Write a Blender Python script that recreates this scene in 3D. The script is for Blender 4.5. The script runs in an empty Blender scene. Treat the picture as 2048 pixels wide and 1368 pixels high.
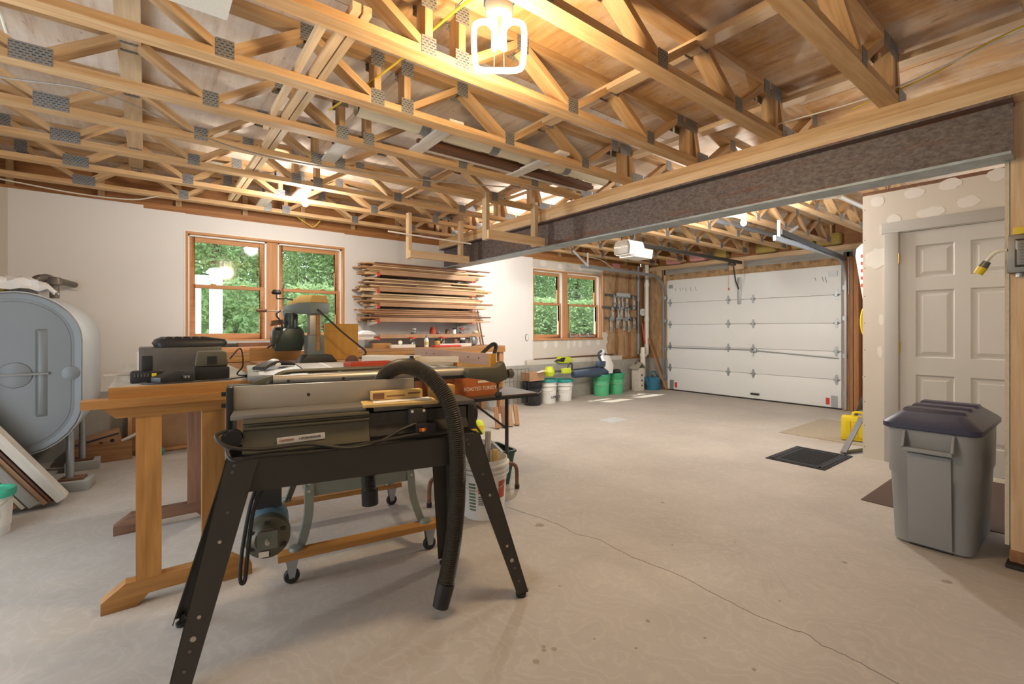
import bpy, bmesh, math, random
from mathutils import Vector as V, Matrix
R = math.radians
SC = bpy.context.scene
COL = SC.collection
random.seed(7)

# ------------------------------------------------------------------ camera, sky, sun, exposure
cd = bpy.data.cameras.new('camera'); cam = bpy.data.objects.new('camera', cd); COL.objects.link(cam)
cam.location = (0, 0, 1.2); cam.rotation_euler = (R(90), 0, R(-38))
cd.sensor_width = 36; cd.lens = 36 * 937 / 2048; cd.shift_y = -27 / 2048
cd.clip_start = .02
SC.camera = cam

w = bpy.data.worlds.new('sky'); SC.world = w; w.use_nodes = True
bg = w.node_tree.nodes['Background']
bg.inputs[0].default_value = (.86, .93, 1, 1); bg.inputs[1].default_value = 3.0

sl = bpy.data.lights.new('sun', 'SUN'); so = bpy.data.objects.new('sun', sl); COL.objects.link(so)
sl.energy = 5; sl.angle = R(1.2); sl.color = (1, .93, .82)
so.rotation_euler = V((.38, -.51, -1)).to_track_quat('-Z', 'Y').to_euler()

SC.view_settings.view_transform = 'Standard'; SC.view_settings.look = 'None'
SC.view_settings.exposure = .44; SC.view_settings.gamma = 1; SC.view_settings.use_curve_mapping = False

# ------------------------------------------------------------------ materials
def lin(h):
    h = h.lstrip('#'); o = []
    for i in (0, 2, 4):
        c = int(h[i:i+2], 16) / 255
        o.append(c / 12.92 if c <= .04045 else ((c + .055) / 1.055) ** 2.4)
    return (*o, 1)
MT = {}
class N:
    def __init__(s, name):
        s.m = bpy.data.materials.new(name); s.m.use_nodes = True; s.t = s.m.node_tree
        s.b = s.t.nodes['Principled BSDF']; s.out = s.t.nodes['Material Output']; MT[name] = s.m
    def n(s, typ, **k):
        x = s.t.nodes.new('ShaderNode' + typ)
        for a, v in k.items():
            if a in x.inputs: x.inputs[a].default_value = v
            else: setattr(x, a, v)
        return x
    def l(s, a, b): s.t.links.new(a, b)
    def coord(s, scale=(1, 1, 1), typ='Object', rand=True):
        c = s.n('TexCoord'); mp = s.n('Mapping'); mp.inputs['Scale'].default_value = scale
        s.l(c.outputs[typ], mp.inputs['Vector'])
        if rand:
            oi = s.n('ObjectInfo'); ml = s.n('Math', operation='MULTIPLY'); ml.inputs[1].default_value = 37
            s.l(oi.outputs['Random'], ml.inputs[0]); s.l(ml.outputs[0], mp.inputs['Location'])
        return mp.outputs['Vector']
    def noise(s, vec, scale, detail=4, rough=.6):
        x = s.n('TexNoise'); x.inputs['Scale'].default_value = scale; x.inputs['Detail'].default_value = detail
        x.inputs['Roughness'].default_value = rough; s.l(vec, x.inputs['Vector']); return x.outputs['Fac']
    def ramp(s, fac, *st):
        r = s.n('ValToRGB'); e = r.color_ramp.elements
        while len(e) < len(st): e.new(.5)
        for i, (p, c) in enumerate(st): e[i].position = p; e[i].color = lin(c) if isinstance(c, str) else c
        s.l(fac, r.inputs['Fac']); return r.outputs['Color']
    def mix(s, fac, a, b, typ='MIX'):
        x = s.n('MixRGB', blend_type=typ)
        for sock, v in ((x.inputs[0], fac), (x.inputs[1], a), (x.inputs[2], b)):
            if isinstance(v, (int, float, tuple)): sock.default_value = v
            elif isinstance(v, str): sock.default_value = lin(v)
            else: s.l(v, sock)
        return x.outputs[0]
    def bump(s, h, st=.2, d=.01):
        x = s.n('Bump'); x.inputs['Strength'].default_value = st; x.inputs['Distance'].default_value = d
        s.l(h, x.inputs['Height']); s.l(x.outputs[0], s.b.inputs['Normal'])
    def fin(s, col=None, rough=.6, metal=0, spec=None):
        if col is not None:
            if isinstance(col, str): s.b.inputs['Base Color'].default_value = lin(col)
            else: s.l(col, s.b.inputs['Base Color'])
        s.b.inputs['Roughness'].default_value = rough; s.b.inputs['Metallic'].default_value = metal
        if spec is not None: s.b.inputs['Specular IOR Level'].default_value = spec
        return s.m

def plain(name, c, rough=.5, metal=0, var=.12, scale=14, bump=0, spec=None):
    s = N(name); f = s.noise(s.coord(), scale)
    col = s.mix(f, c, tuple(max(0, x * (1 - 2 * var)) for x in lin(c)[:3]) + (1,))
    col2 = s.mix(f, tuple(min(1, x * (1 + var)) for x in lin(c)[:3]) + (1,), tuple(x * (1 - var) for x in lin(c)[:3]) + (1,))
    if bump: s.bump(s.noise(s.coord(), scale * 6), bump)
    return s.fin(col2, rough, metal, spec)

def wood(name, light, dark, st=(1.2, 16, 16), rough=.62, var=.25):
    s = N(name); v = s.coord(st)
    f = s.noise(v, 2.2, 6, .62); g = s.noise(s.coord((.5, 3, 3)), 1.4, 3)
    col = s.ramp(f, (.3, light), (.72, dark))
    col = s.mix(s.ramp(g, (.35, (0, 0, 0, 1)), (.75, (.4, .4, .4, 1))), col, dark)
    oi = s.n('ObjectInfo'); hv = s.n('HueSaturation')
    mr = s.n('MapRange'); mr.inputs['To Min'].default_value = 1 - var; mr.inputs['To Max'].default_value = 1 + var * .6
    s.l(oi.outputs['Random'], mr.inputs['Value']); s.l(mr.outputs[0], hv.inputs['Value']); s.l(col, hv.inputs['Color'])
    s.bump(f, .15, .004)
    return s.fin(hv.outputs[0], rough)

wood('pine', '#dcc3a0', '#bd9b72'); wood('truss_pine', '#d2b084', '#aa8254', var=.16)
wood('old_pine', '#b98a5c', '#8a5f3a'); wood('window_wood', '#cf9a6b', '#b27d50', var=.06)
wood('board_wood', '#d6b78c', '#ad8656', var=.3); wood('brown_wood', '#8b6247', '#5f3f2c'); wood('dark_trim', '#6f4a33', '#4a2f20', var=.2)
wood('grey_board', '#a9a59c', '#8b877e'); wood('white_board', '#d8d2c8', '#bcb5a8', var=.06); wood('golden_wood', '#b58344', '#8d5f2a')
wood('rim_wood', '#b07a48', '#8a5a31', var=.1); wood('mdf', '#b08a66', '#9a7554', st=(3, 3, 3), var=.05); wood('laminate_brown', '#5a4636', '#433226', var=.02)
wood('fence_wood', '#b79a8a', '#a08272', var=.02); wood('yellow_ply', '#c9983f', '#b58232', st=(9, 1, 2), var=.02)
plain('white_paint', '#dfdcd9', .7, var=.03, scale=3); plain('bare_drywall', '#cdc6bb', .8, var=.04, scale=2.5)
plain('spackle', '#dcd8d1', .8, var=.02); plain('grey_trim', '#aaa7a2', .55, var=.04, scale=5)
plain('door_grey', '#b6b3ae', .5, var=.04, scale=4); plain('door_white', '#dcdedd', .45, var=.025, scale=2)
plain('galv', '#a8adb0', .42, .8, var=.12, scale=30); plain('galv_light', '#c3c7c8', .5, .3, var=.08, scale=20)
plain('steel', '#b8b1a5', .42, .65, var=.06, scale=40); plain('steel_dark', '#6d6a66', .4, .8, var=.15, scale=20)
plain('cast_iron', '#8d8a84', .42, .6, var=.12, scale=10); plain('black_metal', '#3b3833', .42, .2, var=.15, scale=12)
plain('black_plastic', '#1b1b1c', .45, var=.1, scale=10); plain('dark_rubber', '#22201d', .6, var=.12)
plain('hose_black', '#3c372e', .42, var=.12, scale=20); plain('machine_olive', '#5b584a', .4, .3, var=.1, scale=10); plain('machine_grey', '#70766f', .45, .2, var=.08, scale=8)
plain('motor_green', '#2f3b35', .35, .2, var=.08); plain('motor_blue', '#5f7f8c', .4, .3, var=.12, scale=10)
plain('tank_end_shaded', '#72777a', .42, .25, var=.06, scale=3); plain('tank_side', '#b9bec1', .5, .2, var=.14, scale=5)  # end plate made darker: the shade of its backlit face is in the colour
plain('iron_pipe', '#6b645d', .5, .5, var=.15, scale=20); plain('pvc', '#e4e0d4', .4, var=.03); plain('conduit_grey', '#8d9095', .45, .2, var=.05)
plain('trash_grey', '#8e9193', .5, var=.03, scale=4, spec=.35); plain('navy', '#30324a', .45, var=.06)
plain('green_plastic', '#52b07d', .42, var=.05); plain('teal', '#1c8a86', .42, var=.05); plain('mint', '#3fb393', .45, var=.04)
plain('bucket_white', '#dcdad4', .4, var=.03); plain('bin_green', '#1f4a42', .45, var=.06); plain('blue_can', '#2d6f8c', .45, var=.06)
plain('yellow', '#d9bf1a', .45, var=.06); plain('lime', '#c6d42c', .45, var=.06); plain('red', '#c2382a', .45, var=.08)
plain('red_orange', '#b0432a', .4, var=.1); plain('red_lid', '#c94a3c', .4, var=.05); plain('cardboard', '#b5763c', .8, var=.05, scale=6)
plain('turkey_card', '#b2642f', .75, var=.04, scale=5); plain('card_tan', '#c09a55', .8, var=.05); plain('manila', '#cfae6c', .75, var=.06)
plain('paper', '#e8e4da', .7, var=.03); plain('ink', '#2a2826', .7, var=.02); plain('white_plastic', '#e6e4df', .4, var=.02)
plain('cable_white', '#dcd6c6', .5, var=.03); plain('cable_yellow', '#d9b93a', .5, var=.04); plain('cord_black', '#26231f', .5, var=.06)
plain('blue_box', '#2f86a8', .45, var=.05); plain('red_ink', '#b2402c', .7); plain('green_ink', '#5c7a5e', .8); plain('blue_ink', '#2f6f9e', .7)
plain('pink_wool', '#c98f8a', .95, var=.2, scale=40, bump=.6); plain('yellow_wool', '#a08a46', .95, var=.25, scale=40, bump=.6)
plain('foam', '#cfc3a8', .9, var=.15, scale=60, bump=.5); plain('gypsum_edge', '#d3c7b4', .9, var=.2, scale=60, bump=.4)
plain('stain', '#8f8576', .8, var=.2, scale=30); plain('crack', '#5e554a', .9); plain('brass', '#b79a55', .35, .8)
plain('concrete_block', '#a3a39c', .85, var=.1, scale=25, bump=.3); plain('vinyl', '#eceeee', .35, var=.01)
plain('bark', '#6d6357', .9, var=.25, scale=12, bump=.5); plain('ground', '#5f7a3c', .95, var=.25, scale=3)
plain('bag', '#dfe0e0', .3, var=.12, scale=18); plain('acoustic', '#d8d6cf', .9, var=.12, scale=90, bump=.5)
plain('mat_black', '#2b2c30', .85, var=.2, scale=50, bump=.4); plain('blue_white', '#39485c', .5); plain('lamp_white', '#b9b4a8', .5, var=.01)
plain('green_lid', '#2f9169', .42, var=.05); plain('grey_brown', '#655d50', .5); plain('cable_grey', '#8a8177', .5); plain('roll_paper', '#ddd2b4', .7, var=.05, scale=6); plain('tape_grey', '#7d807f', .5, var=.05); plain('blueplate', '#3f8a9a', .5, var=.1)
plain('far_white', '#e9ecec', .6, var=.02)

def special():
    # poured concrete slab with faint broom swirls and stains
    s = N('concrete'); v = s.coord(rand=False)
    a = s.noise(v, 1.1, 5, .6); b = s.noise(v, 9, 6, .7); c = s.noise(v, 160, 2, .5)
    dist = s.n('TexNoise'); dist.inputs['Scale'].default_value = .8; s.l(v, dist.inputs['Vector'])
    wv = s.n('TexWave'); wv.inputs['Scale'].default_value = 3.4; wv.inputs['Distortion'].default_value = 26; wv.inputs['Detail'].default_value = 4
    wv.inputs['Detail Scale'].default_value = 1.3; s.l(v, wv.inputs['Vector'])
    col = s.ramp(a, (.3, '#a29b92'), (.7, '#b5aea6'))
    col = s.mix(s.ramp(b, (.45, (0, 0, 0, 1)), (.8, (.35, .35, .35, 1))), col, '#9c948a')
    col = s.mix(s.ramp(wv.outputs['Fac'], (.7, (0, 0, 0, 1)), (1, (.12, .12, .12, 1))), col, '#d0cac2')
    col = s.mix(s.ramp(c, (.62, (0, 0, 0, 1)), (.75, (.3, .3, .3, 1))), col, '#877c70')
    for ox, oy in ((2.7, 1.2), (1.9, 3.2), (3.4, -.4)):
        c_ = s.n('TexCoord'); mp = s.n('Mapping'); mp.inputs['Location'].default_value = (-ox, -oy, 0); s.l(c_.outputs['Object'], mp.inputs['Vector'])
        gr = s.n('TexGradient', gradient_type='RADIAL'); s.l(mp.outputs[0], gr.inputs[0]); ln = s.n('VectorMath', operation='LENGTH'); s.l(mp.outputs[0], ln.inputs[0])
        cx = s.n('CombineXYZ'); m1 = s.n('Math', operation='MULTIPLY'); m1.inputs[1].default_value = 42; s.l(gr.outputs['Fac'], m1.inputs[0]); s.l(m1.outputs[0], cx.inputs[0])
        m2 = s.n('Math', operation='MULTIPLY'); m2.inputs[1].default_value = 1.1; s.l(ln.outputs['Value'], m2.inputs[0]); s.l(m2.outputs[0], cx.inputs[1])
        fn = s.noise(cx.outputs[0], 3, 4, .7); fall = s.n('MapRange'); fall.inputs['From Min'].default_value = .25; fall.inputs['From Max'].default_value = 1.1; fall.inputs['To Min'].default_value = .3; fall.inputs['To Max'].default_value = 0
        s.l(ln.outputs['Value'], fall.inputs['Value']); mm = s.n('Math', operation='MULTIPLY'); s.l(fall.outputs[0], mm.inputs[0])
        s.l(s.ramp(fn, (.5, (0, 0, 0, 1)), (.7, (1, 1, 1, 1))), mm.inputs[1]); col = s.mix(mm.outputs[0], col, '#8d8275')
    s.bump(b, .06, .004); s.fin(col, .62, spec=.3)
    s = N('foundation'); v = s.coord(rand=False); a = s.noise(v, 5, 6, .65); b = s.noise(s.coord((6, 6, .8), rand=False), 2, 4)
    col = s.mix(b, s.ramp(a, (.3, '#8e9290'), (.7, '#b3b2aa')), '#a39c90'); s.bump(a, .3, .01); s.fin(col, .85)
    # weathered plywood deck seen from below
    s = N('plywood'); v = s.coord((14, 1.1, 1)); f = s.noise(v, 1.6, 7, .68); g = s.noise(s.coord(), 2.2, 5, .65); k = s.noise(s.coord((4, 1.5, 1)), 7, 3, .5)
    col = s.ramp(f, (.32, '#c9a06c'), (.55, '#b58a58'), (.75, '#7c5836'))
    col = s.mix(s.ramp(g, (.42, (0, 0, 0, 1)), (.7, (.8, .8, .8, 1))), col, '#d3c7b9')
    col = s.mix(s.ramp(k, (.66, (0, 0, 0, 1)), (.8, (.7, .7, .7, 1))), col, '#5c4028'); s.bump(f, .2, .004); s.fin(col, .75)
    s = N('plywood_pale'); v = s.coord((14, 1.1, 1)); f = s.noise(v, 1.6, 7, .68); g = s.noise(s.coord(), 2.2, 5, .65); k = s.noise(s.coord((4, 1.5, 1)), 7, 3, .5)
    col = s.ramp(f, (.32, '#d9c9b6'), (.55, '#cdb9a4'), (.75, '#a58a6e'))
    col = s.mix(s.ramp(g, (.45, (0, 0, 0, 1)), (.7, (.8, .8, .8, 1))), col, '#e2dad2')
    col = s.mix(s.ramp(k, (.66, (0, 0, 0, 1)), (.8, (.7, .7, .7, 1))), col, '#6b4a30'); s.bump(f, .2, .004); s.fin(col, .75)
    # punched galvanised truss plate
    s = N('truss_plate'); v = s.coord((1, 1, 1), rand=False); b = s.n('TexBrick'); b.offset = .5
    b.inputs['Scale'].default_value = 1; b.inputs['Brick Width'].default_value = .022; b.inputs['Row Height'].default_value = .013; b.inputs['Mortar Size'].default_value = .004
    sw = s.n('SeparateXYZ'); cb = s.n('CombineXYZ'); s.l(v, sw.inputs[0]); s.l(sw.outputs[0], cb.inputs[0]); s.l(sw.outputs[2], cb.inputs[1]); s.l(cb.outputs[0], b.inputs['Vector'])
    b.inputs['Color1'].default_value = lin('#3b4450'); b.inputs['Color2'].default_value = lin('#7d6a4c'); b.inputs['Mortar'].default_value = lin('#8f9396')
    s.bump(b.outputs['Fac'], .5, .002); s.fin(b.outputs['Color'], .45, .55)
    # kraft faced insulation
    s = N('kraft'); a = s.noise(s.coord((3, 3, 1)), 5, 6, .7); col = s.ramp(a, (.3, '#c7a57c'), (.7, '#9a7850')); s.bump(a, 1, .05); s.fin(col, .6)
    # mill-scale steel with rust
    s = N('rusty_steel'); v = s.coord((1, .5, 1), rand=False); a = s.noise(v, 60, 5, .7); b = s.noise(s.coord((1, .35, 7), rand=False), 3, 5, .65)
    col = s.ramp(a, (.35, '#574d4b'), (.65, '#7d7370')); col = s.mix(s.ramp(b, (.55, (0, 0, 0, 1)), (.72, (.85, .85, .85, 1))), col, '#7d4c2c')
    s.bump(a, .3, .003); s.fin(col, .6, .25)
    s = N('flange_grey'); a = s.noise(s.coord((1, 1, 1), rand=False), 9, 5); s.fin(s.ramp(a, (.35, '#aab4b8'), (.7, '#8d999f')), .5, .2)
    # window glass: mostly clear, faint reflection
    s = N('glass'); tr = s.n('BsdfTransparent'); gl = s.n('BsdfGlossy'); gl.inputs['Roughness'].default_value = .05; mx = s.n('MixShader'); mx.inputs[0].default_value = .05
    nf = s.noise(s.coord(), 3); tr.inputs[0].default_value = (.97, .985, .98, 1); s.l(tr.outputs[0], mx.inputs[1]); s.l(gl.outputs[0], mx.inputs[2]); s.l(mx.outputs[0], s.out.inputs[0])
    s = N('jar_glass'); tr = s.n('BsdfTransparent'); gl = s.n('BsdfGlossy'); gl.inputs['Roughness'].default_value = .1; mx = s.n('MixShader'); mx.inputs[0].default_value = .22
    tr.inputs[0].default_value = (.86, .88, .87, 1); s.l(tr.outputs[0], mx.inputs[1]); s.l(gl.outputs[0], mx.inputs[2]); s.l(mx.outputs[0], s.out.inputs[0])
    s = N('leaf'); a = s.noise(s.coord(), .6, 3); oi = s.noise(s.coord(), 9, 2)
    col = s.mix(oi, s.ramp(a, (.35, '#6c8a58'), (.65, '#a3bd83')), '#86a36c')  # outdoor haze is put into the leaf colour, paler and less saturated
    s.fin(col, .7); tl = s.n('BsdfTranslucent'); s.l(col, tl.inputs[0]); mx = s.n('MixShader'); mx.inputs[0].default_value = .4
    s.l(s.b.outputs[0], mx.inputs[1]); s.l(tl.outputs[0], mx.inputs[2]); s.l(mx.outputs[0], s.out.inputs[0])
    s = N('tube_glow'); em = s.n('Emission'); em.inputs[0].default_value = (1, .9, .72, 1); em.inputs[1].default_value = 9; s.l(em.outputs[0], s.out.inputs[0])
    s = N('bulb_glow'); em = s.n('Emission'); em.inputs[0].default_value = (1, .93, .8, 1); em.inputs[1].default_value = 14; s.l(em.outputs[0], s.out.inputs[0])
    # ribbed brown carpet mat
    s = N('mat_brown'); wv = s.n('TexWave'); wv.bands_direction = 'X'; wv.inputs['Scale'].default_value = 14; s.l(s.coord(rand=False), wv.inputs['Vector'])
    s.bump(wv.outputs['Fac'], .8, .01); s.fin(s.ramp(wv.outputs['Fac'], (.2, '#4a3a37'), (.8, '#6b5650')), .95)
    s = N('mat_tan'); a = s.noise(s.coord(rand=False), 130, 2); s.bump(a, .6, .004); s.fin(s.ramp(a, (.35, '#8b7f6c'), (.65, '#b0a48f')), .95)
special()

# ------------------------------------------------------------------ mesh builder
class G:
    def __init__(s): s.v = []; s.f = []
    def add(s, vs, fs):
        o = len(s.v); s.v += [tuple(x) for x in vs]; s.f += [tuple(i + o for i in f) for f in fs]; return s
    def box(s, x0, x1, y0, y1, z0, z1):
        return s.add([(x, y, z) for x in (x0, x1) for y in (y0, y1) for z in (z0, z1)],
                     [(0, 1, 3, 2), (4, 6, 7, 5), (0, 4, 5, 1), (2, 3, 7, 6), (0, 2, 6, 4), (1, 5, 7, 3)])
    def bar(s, p, q, wd, h, up=(0, 0, 1)):
        p, q, up = V(p), V(q), V(up); d = (q - p).normalized(); sd = d.cross(up)
        if sd.length < 1e-4: sd = d.cross(V((0, 1, 0)))
        sd.normalize(); u = sd.cross(d)
        vs = [e + sd * a * wd / 2 + u * b * h / 2 for e in (p, q) for a in (-1, 1) for b in (-1, 1)]
        return s.add(vs, [(0, 1, 3, 2), (4, 6, 7, 5), (0, 4, 5, 1), (2, 3, 7, 6), (0, 2, 6, 4), (1, 5, 7, 3)])
    def cyl(s, p, q, r, r2=None, n=14): return s.tube([p, q], [r, r if r2 is None else r2], n)
    def tube(s, pts, r, n=10, cap=True):
        pts = [V(p) for p in pts]; rs = r if isinstance(r, (list, tuple)) else [r] * len(pts); o = len(s.v); prev = None
        for i, p in enumerate(pts):
            d = (pts[min(i + 1, len(pts) - 1)] - pts[max(i - 1, 0)])
            d = d.normalized() if d.length > 1e-9 else V((0, 0, 1))
            if prev is None:
                a = d.cross(V((0, 0, 1)));  a = a if a.length > .05 else d.cross(V((0, 1, 0)))
            else: a = prev - d * prev.dot(d)
            a.normalize(); prev = a; b = d.cross(a)
            for k in range(n):
                t = 2 * math.pi * k / n; s.v.append(tuple(p + (a * math.cos(t) + b * math.sin(t)) * rs[i]))
        for i in range(len(pts) - 1):
            for k in range(n):
                k2 = (k + 1) % n; s.f.append((o + i * n + k, o + i * n + k2, o + (i + 1) * n + k2, o + (i + 1) * n + k))
        if cap: s.f.append(tuple(o + k for k in range(n))); s.f.append(tuple(o + (len(pts) - 1) * n + k for k in range(n)))
        return s
    def lathe(s, prof, n=20, c=(0, 0, 0), axis='z'):
        o = len(s.v)
        for r, z in prof:
            for k in range(n):
                t = 2 * math.pi * k / n; a, b = r * math.cos(t), r * math.sin(t)
                p = (a, b, z) if axis == 'z' else ((z, a, b) if axis == 'x' else (a, z, b))
                s.v.append((p[0] + c[0], p[1] + c[1], p[2] + c[2]))
        for i in range(len(prof) - 1):
            for k in range(n):
                k2 = (k + 1) % n; s.f.append((o + i * n + k, o + i * n + k2, o + (i + 1) * n + k2, o + (i + 1) * n + k))
        if prof[0][0] > 1e-5: s.f.append(tuple(o + k for k in range(n)))
        if prof[-1][0] > 1e-5: s.f.append(tuple(o + (len(prof) - 1) * n + k for k in range(n)))
        return s
    def prism(s, poly, axis, a, b):
        n = len(poly); mk = {'x': lambda p, t: (t, p[0], p[1]), 'y': lambda p, t: (p[0], t, p[1]), 'z': lambda p, t: (p[0], p[1], t)}[axis]
        return s.add([mk(p, a) for p in poly] + [mk(p, b) for p in poly],
                     [tuple(range(n)), tuple(range(n, 2 * n))] + [(i, (i + 1) % n, n + (i + 1) % n, n + i) for i in range(n)])
    def loft(s, rings):
        n = len(rings[0]); o = len(s.v)
        for r in rings: s.v += [tuple(p) for p in r]
        for i in range(len(rings) - 1):
            for k in range(n):
                k2 = (k + 1) % n; s.f.append((o + i * n + k, o + i * n + k2, o + (i + 1) * n + k2, o + (i + 1) * n + k))
        s.f.append(tuple(o + k for k in range(n))); s.f.append(tuple(o + (len(rings) - 1) * n + k for k in range(n)))
        return s
    def mesh(s, name, bevel=0, smooth=None, seg=2):
        bm = bmesh.new(); vs = [bm.verts.new(v) for v in s.v]
        for f in s.f:
            try: bm.faces.new([vs[i] for i in f])
            except ValueError: pass
        bmesh.ops.remove_doubles(bm, verts=bm.verts, dist=1e-6)
        bmesh.ops.recalc_face_normals(bm, faces=bm.faces)
        if bevel:
            ed = [e for e in bm.edges if len(e.link_faces) == 2 and e.calc_face_angle(0) > .6]
            bmesh.ops.bevel(bm, geom=ed, offset=bevel, segments=seg, profile=.6, affect='EDGES', clamp_overlap=True)
        me = bpy.data.meshes.new(name); bm.to_mesh(me); bm.free()
        if smooth is None: smooth = 35
        if smooth:
            for p in me.polygons: p.use_smooth = True
            me.set_sharp_from_angle(angle=R(smooth))
        return me
    def obj(s, name, m, parent=None, bevel=0, smooth=None, loc=None, rz=0, seg=2):
        return link(name, s.mesh(name, bevel, smooth, seg), m, parent, loc, rz)

def link(name, me, m, parent=None, loc=None, rz=0):
    if m and not me.materials: me.materials.append(MT[m])
    o = bpy.data.objects.new(name, me); COL.objects.link(o)
    if parent: o.parent = parent
    if loc: o.location = loc
    if rz: o.rotation_euler.z = R(rz)
    return o
def tag(o, label, cat, group=None):
    o['label'] = label; o['category'] = cat
    if group: o['group'] = group
    return o
def thing(name, label, cat, loc=(0, 0, 0), rz=0, group=None):
    o = bpy.data.objects.new(name, None); COL.objects.link(o); o.location = loc; o.rotation_euler.z = R(rz); o.empty_display_size = .1
    return tag(o, label, cat, group)
def struct(name, o=None, label=None):
    if o is None: o = bpy.data.objects.new(name, None); COL.objects.link(o)
    o['kind'] = 'structure'
    if label: o['label'] = label
    return o
BC = {}
def stick(name, p, q, wd, h, m, parent=None, up=(0, 0, 1)):
    """a straight piece of timber p->q, own object with its grain along local x"""
    p, q, up = V(p), V(q), V(up); L = (q - p).length; d = (q - p) / L; sd = up.cross(d)
    if sd.length < 1e-4: sd = V((0, 1, 0)).cross(d)
    sd.normalize(); u = d.cross(sd); key = (round(L, 3), wd, h, m)
    if key not in BC:
        me = G().box(-L / 2, L / 2, -wd / 2, wd / 2, -h / 2, h / 2).mesh(name, smooth=0); me.materials.append(MT[m]); BC[key] = me
    o = bpy.data.objects.new(name, BC[key]); COL.objects.link(o)
    if parent: o.parent = parent
    mt = Matrix((d, sd, u)).transposed().to_4x4(); mt.translation = (p + q) / 2; o.matrix_basis = mt
    return o
def copytree(r, parent=None):
    c = r.copy(); COL.objects.link(c)
    if parent: c.parent = parent
    for ch in list(r.children): copytree(ch, c)
    return c
def text(body, size, m, parent, loc, rot, name='lettering', ext=.0006, align='CENTER', sx=1):
    cu = bpy.data.curves.new('t', 'FONT'); cu.body = body; cu.size = size; cu.extrude = ext; cu.align_x = align; cu.align_y = 'CENTER'
    t = bpy.data.objects.new('t', cu); COL.objects.link(t); dg = bpy.context.evaluated_depsgraph_get(); dg.update()
    me = bpy.data.meshes.new_from_object(t.evaluated_get(dg)); bpy.data.objects.remove(t); me.materials.clear(); me.materials.append(MT[m])
    o = bpy.data.objects.new(name, me); COL.objects.link(o); o.parent = parent; o.location = loc; o.rotation_euler = rot; o.scale = (sx, 1, 1); return o
def arc(pts, n=8):
    """Catmull-Rom through pts"""
    P = [V(p) for p in pts]; P = [P[0] * 2 - P[1]] + P + [P[-1] * 2 - P[-2]]; out = []
    for i in range(1, len(P) - 2):
        a, b, c, d = P[i - 1:i + 3]
        for k in range(n):
            t = k / n; out.append(.5 * ((2 * b) + (c - a) * t + (2 * a - 5 * b + 4 * c - d) * t * t + (3 * b - a - 3 * c + d) * t ** 3))
    out.append(P[-2]); return out
def rrect(cx, cy, hx, hy, r, z, n=5):
    o = []
    for qx, qy, a0 in ((1, 1, 0), (-1, 1, 90), (-1, -1, 180), (1, -1, 270)):
        for k in range(n + 1):
            t = R(a0 + 90 * k / n); o.append((cx + qx * (hx - r) + r * math.cos(t), cy + qy * (hy - r) + r * math.sin(t), z))
    return o
ORD = ['first', 'second', 'third', 'fourth', 'fifth', 'sixth', 'seventh', 'eighth', 'ninth', 'tenth', 'eleventh', 'twelfth']

# ================================================================== STRUCTURE
YB, XG, XP, XL = 5.93, 8.1, 5.27, -1.25          # back drywall, garage-door wall, partition, left wall
ZT = 2.46                                         # underside of trusses
fl = struct('floor', G().box(XL, 8.4, -2.6, 6.2, -.12, 0).obj('floor', 'concrete'), 'worn pale concrete slab floor')
cr = [(1.91, 2.494), (1.962, 2.272), (1.993, 2.083), (1.975, 1.946), (2.03, 1.787), (2.009, 1.546), (2.046, 1.325), (2.026, 1.094), (2.012, .949), (2.021, .811), (2.046, .733), (2.018, .677), (2.026, .602), (2.008, .505), (1.998, .30)]
g = G()
for i in range(len(cr) - 1):
    for k in range(4):
        a = V(cr[i]).lerp(V(cr[i + 1]), k / 4); b = V(cr[i]).lerp(V(cr[i + 1]), (k + 1) / 4)
        a += V((math.sin(i * 5 + k * 2.1), math.cos(i * 3 + k * 1.7))) * .004; b += V((math.sin(i * 5 + (k + 1) * 2.1), math.cos(i * 3 + (k + 1) * 1.7))) * .004 if k < 3 else V((math.sin((i + 1) * 5), math.cos((i + 1) * 3))) * .004
        g.bar((*a, .0004), (*b, .0004), .0022, .0008)
g.obj('floor_crack', 'crack', fl, smooth=0)
for x, y, r in ((1.182, 1.32, .009), (1.204, 1.285, .011), (1.17, 1.305, .01), (1.106, 1.275, .013), (1.623, 1.171, .009), (1.366, 1.23, .005), (1.896, 2.149, .03), (2.807, 1.907, .012), (1.52, 1.583, .006), (1.686, .775, .008), (1.708, .971, .007), (2.825, .842, .012), (2.992, .482, .02), (1.38, 1.66, .015), (2.3, 1.5, .007), (2.6, 1.3, .006), (2.2, .9, .006), (1.45, 1.1, .006)):
    g = G(); n = 11
    g.prism([(x + r * math.cos(6.283 * k / n) * (.7 + .5 * random.random()), y + r * math.sin(6.283 * k / n) * (.7 + .5 * random.random())) for k in range(n)], 'z', -.001, .0006)
    g.obj('stain_spot', 'stain', fl, smooth=0)
dr = G().box(4.66, 5.0, 3.9, 4.14, .0, .003).obj('drain_cover', 'galv_light', fl)

# ---- ceiling: plywood sheets on the trusses
ce = struct('ceiling', label='weathered plywood floor deck seen from below')
sh = {}
x = XL
while x < 8.3:
    y = -2.6; k = 0
    while y < 6.1:
        y1 = min(y + 2.44, 6.1); x1 = min(x + 1.22, 8.3); ky = (round(y1 - y, 3), round(x1 - x, 3))
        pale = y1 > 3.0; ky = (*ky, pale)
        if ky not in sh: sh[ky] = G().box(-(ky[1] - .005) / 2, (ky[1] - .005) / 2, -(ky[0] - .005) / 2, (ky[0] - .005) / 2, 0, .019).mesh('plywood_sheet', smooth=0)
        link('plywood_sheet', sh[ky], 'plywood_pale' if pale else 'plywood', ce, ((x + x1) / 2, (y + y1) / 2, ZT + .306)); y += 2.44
    x += 1.22
G().box(XL - .1, 8.5, -2.7, 6.3, ZT + .33, ZT + .36).obj('deck_cover', 'old_pine', ce)

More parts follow.
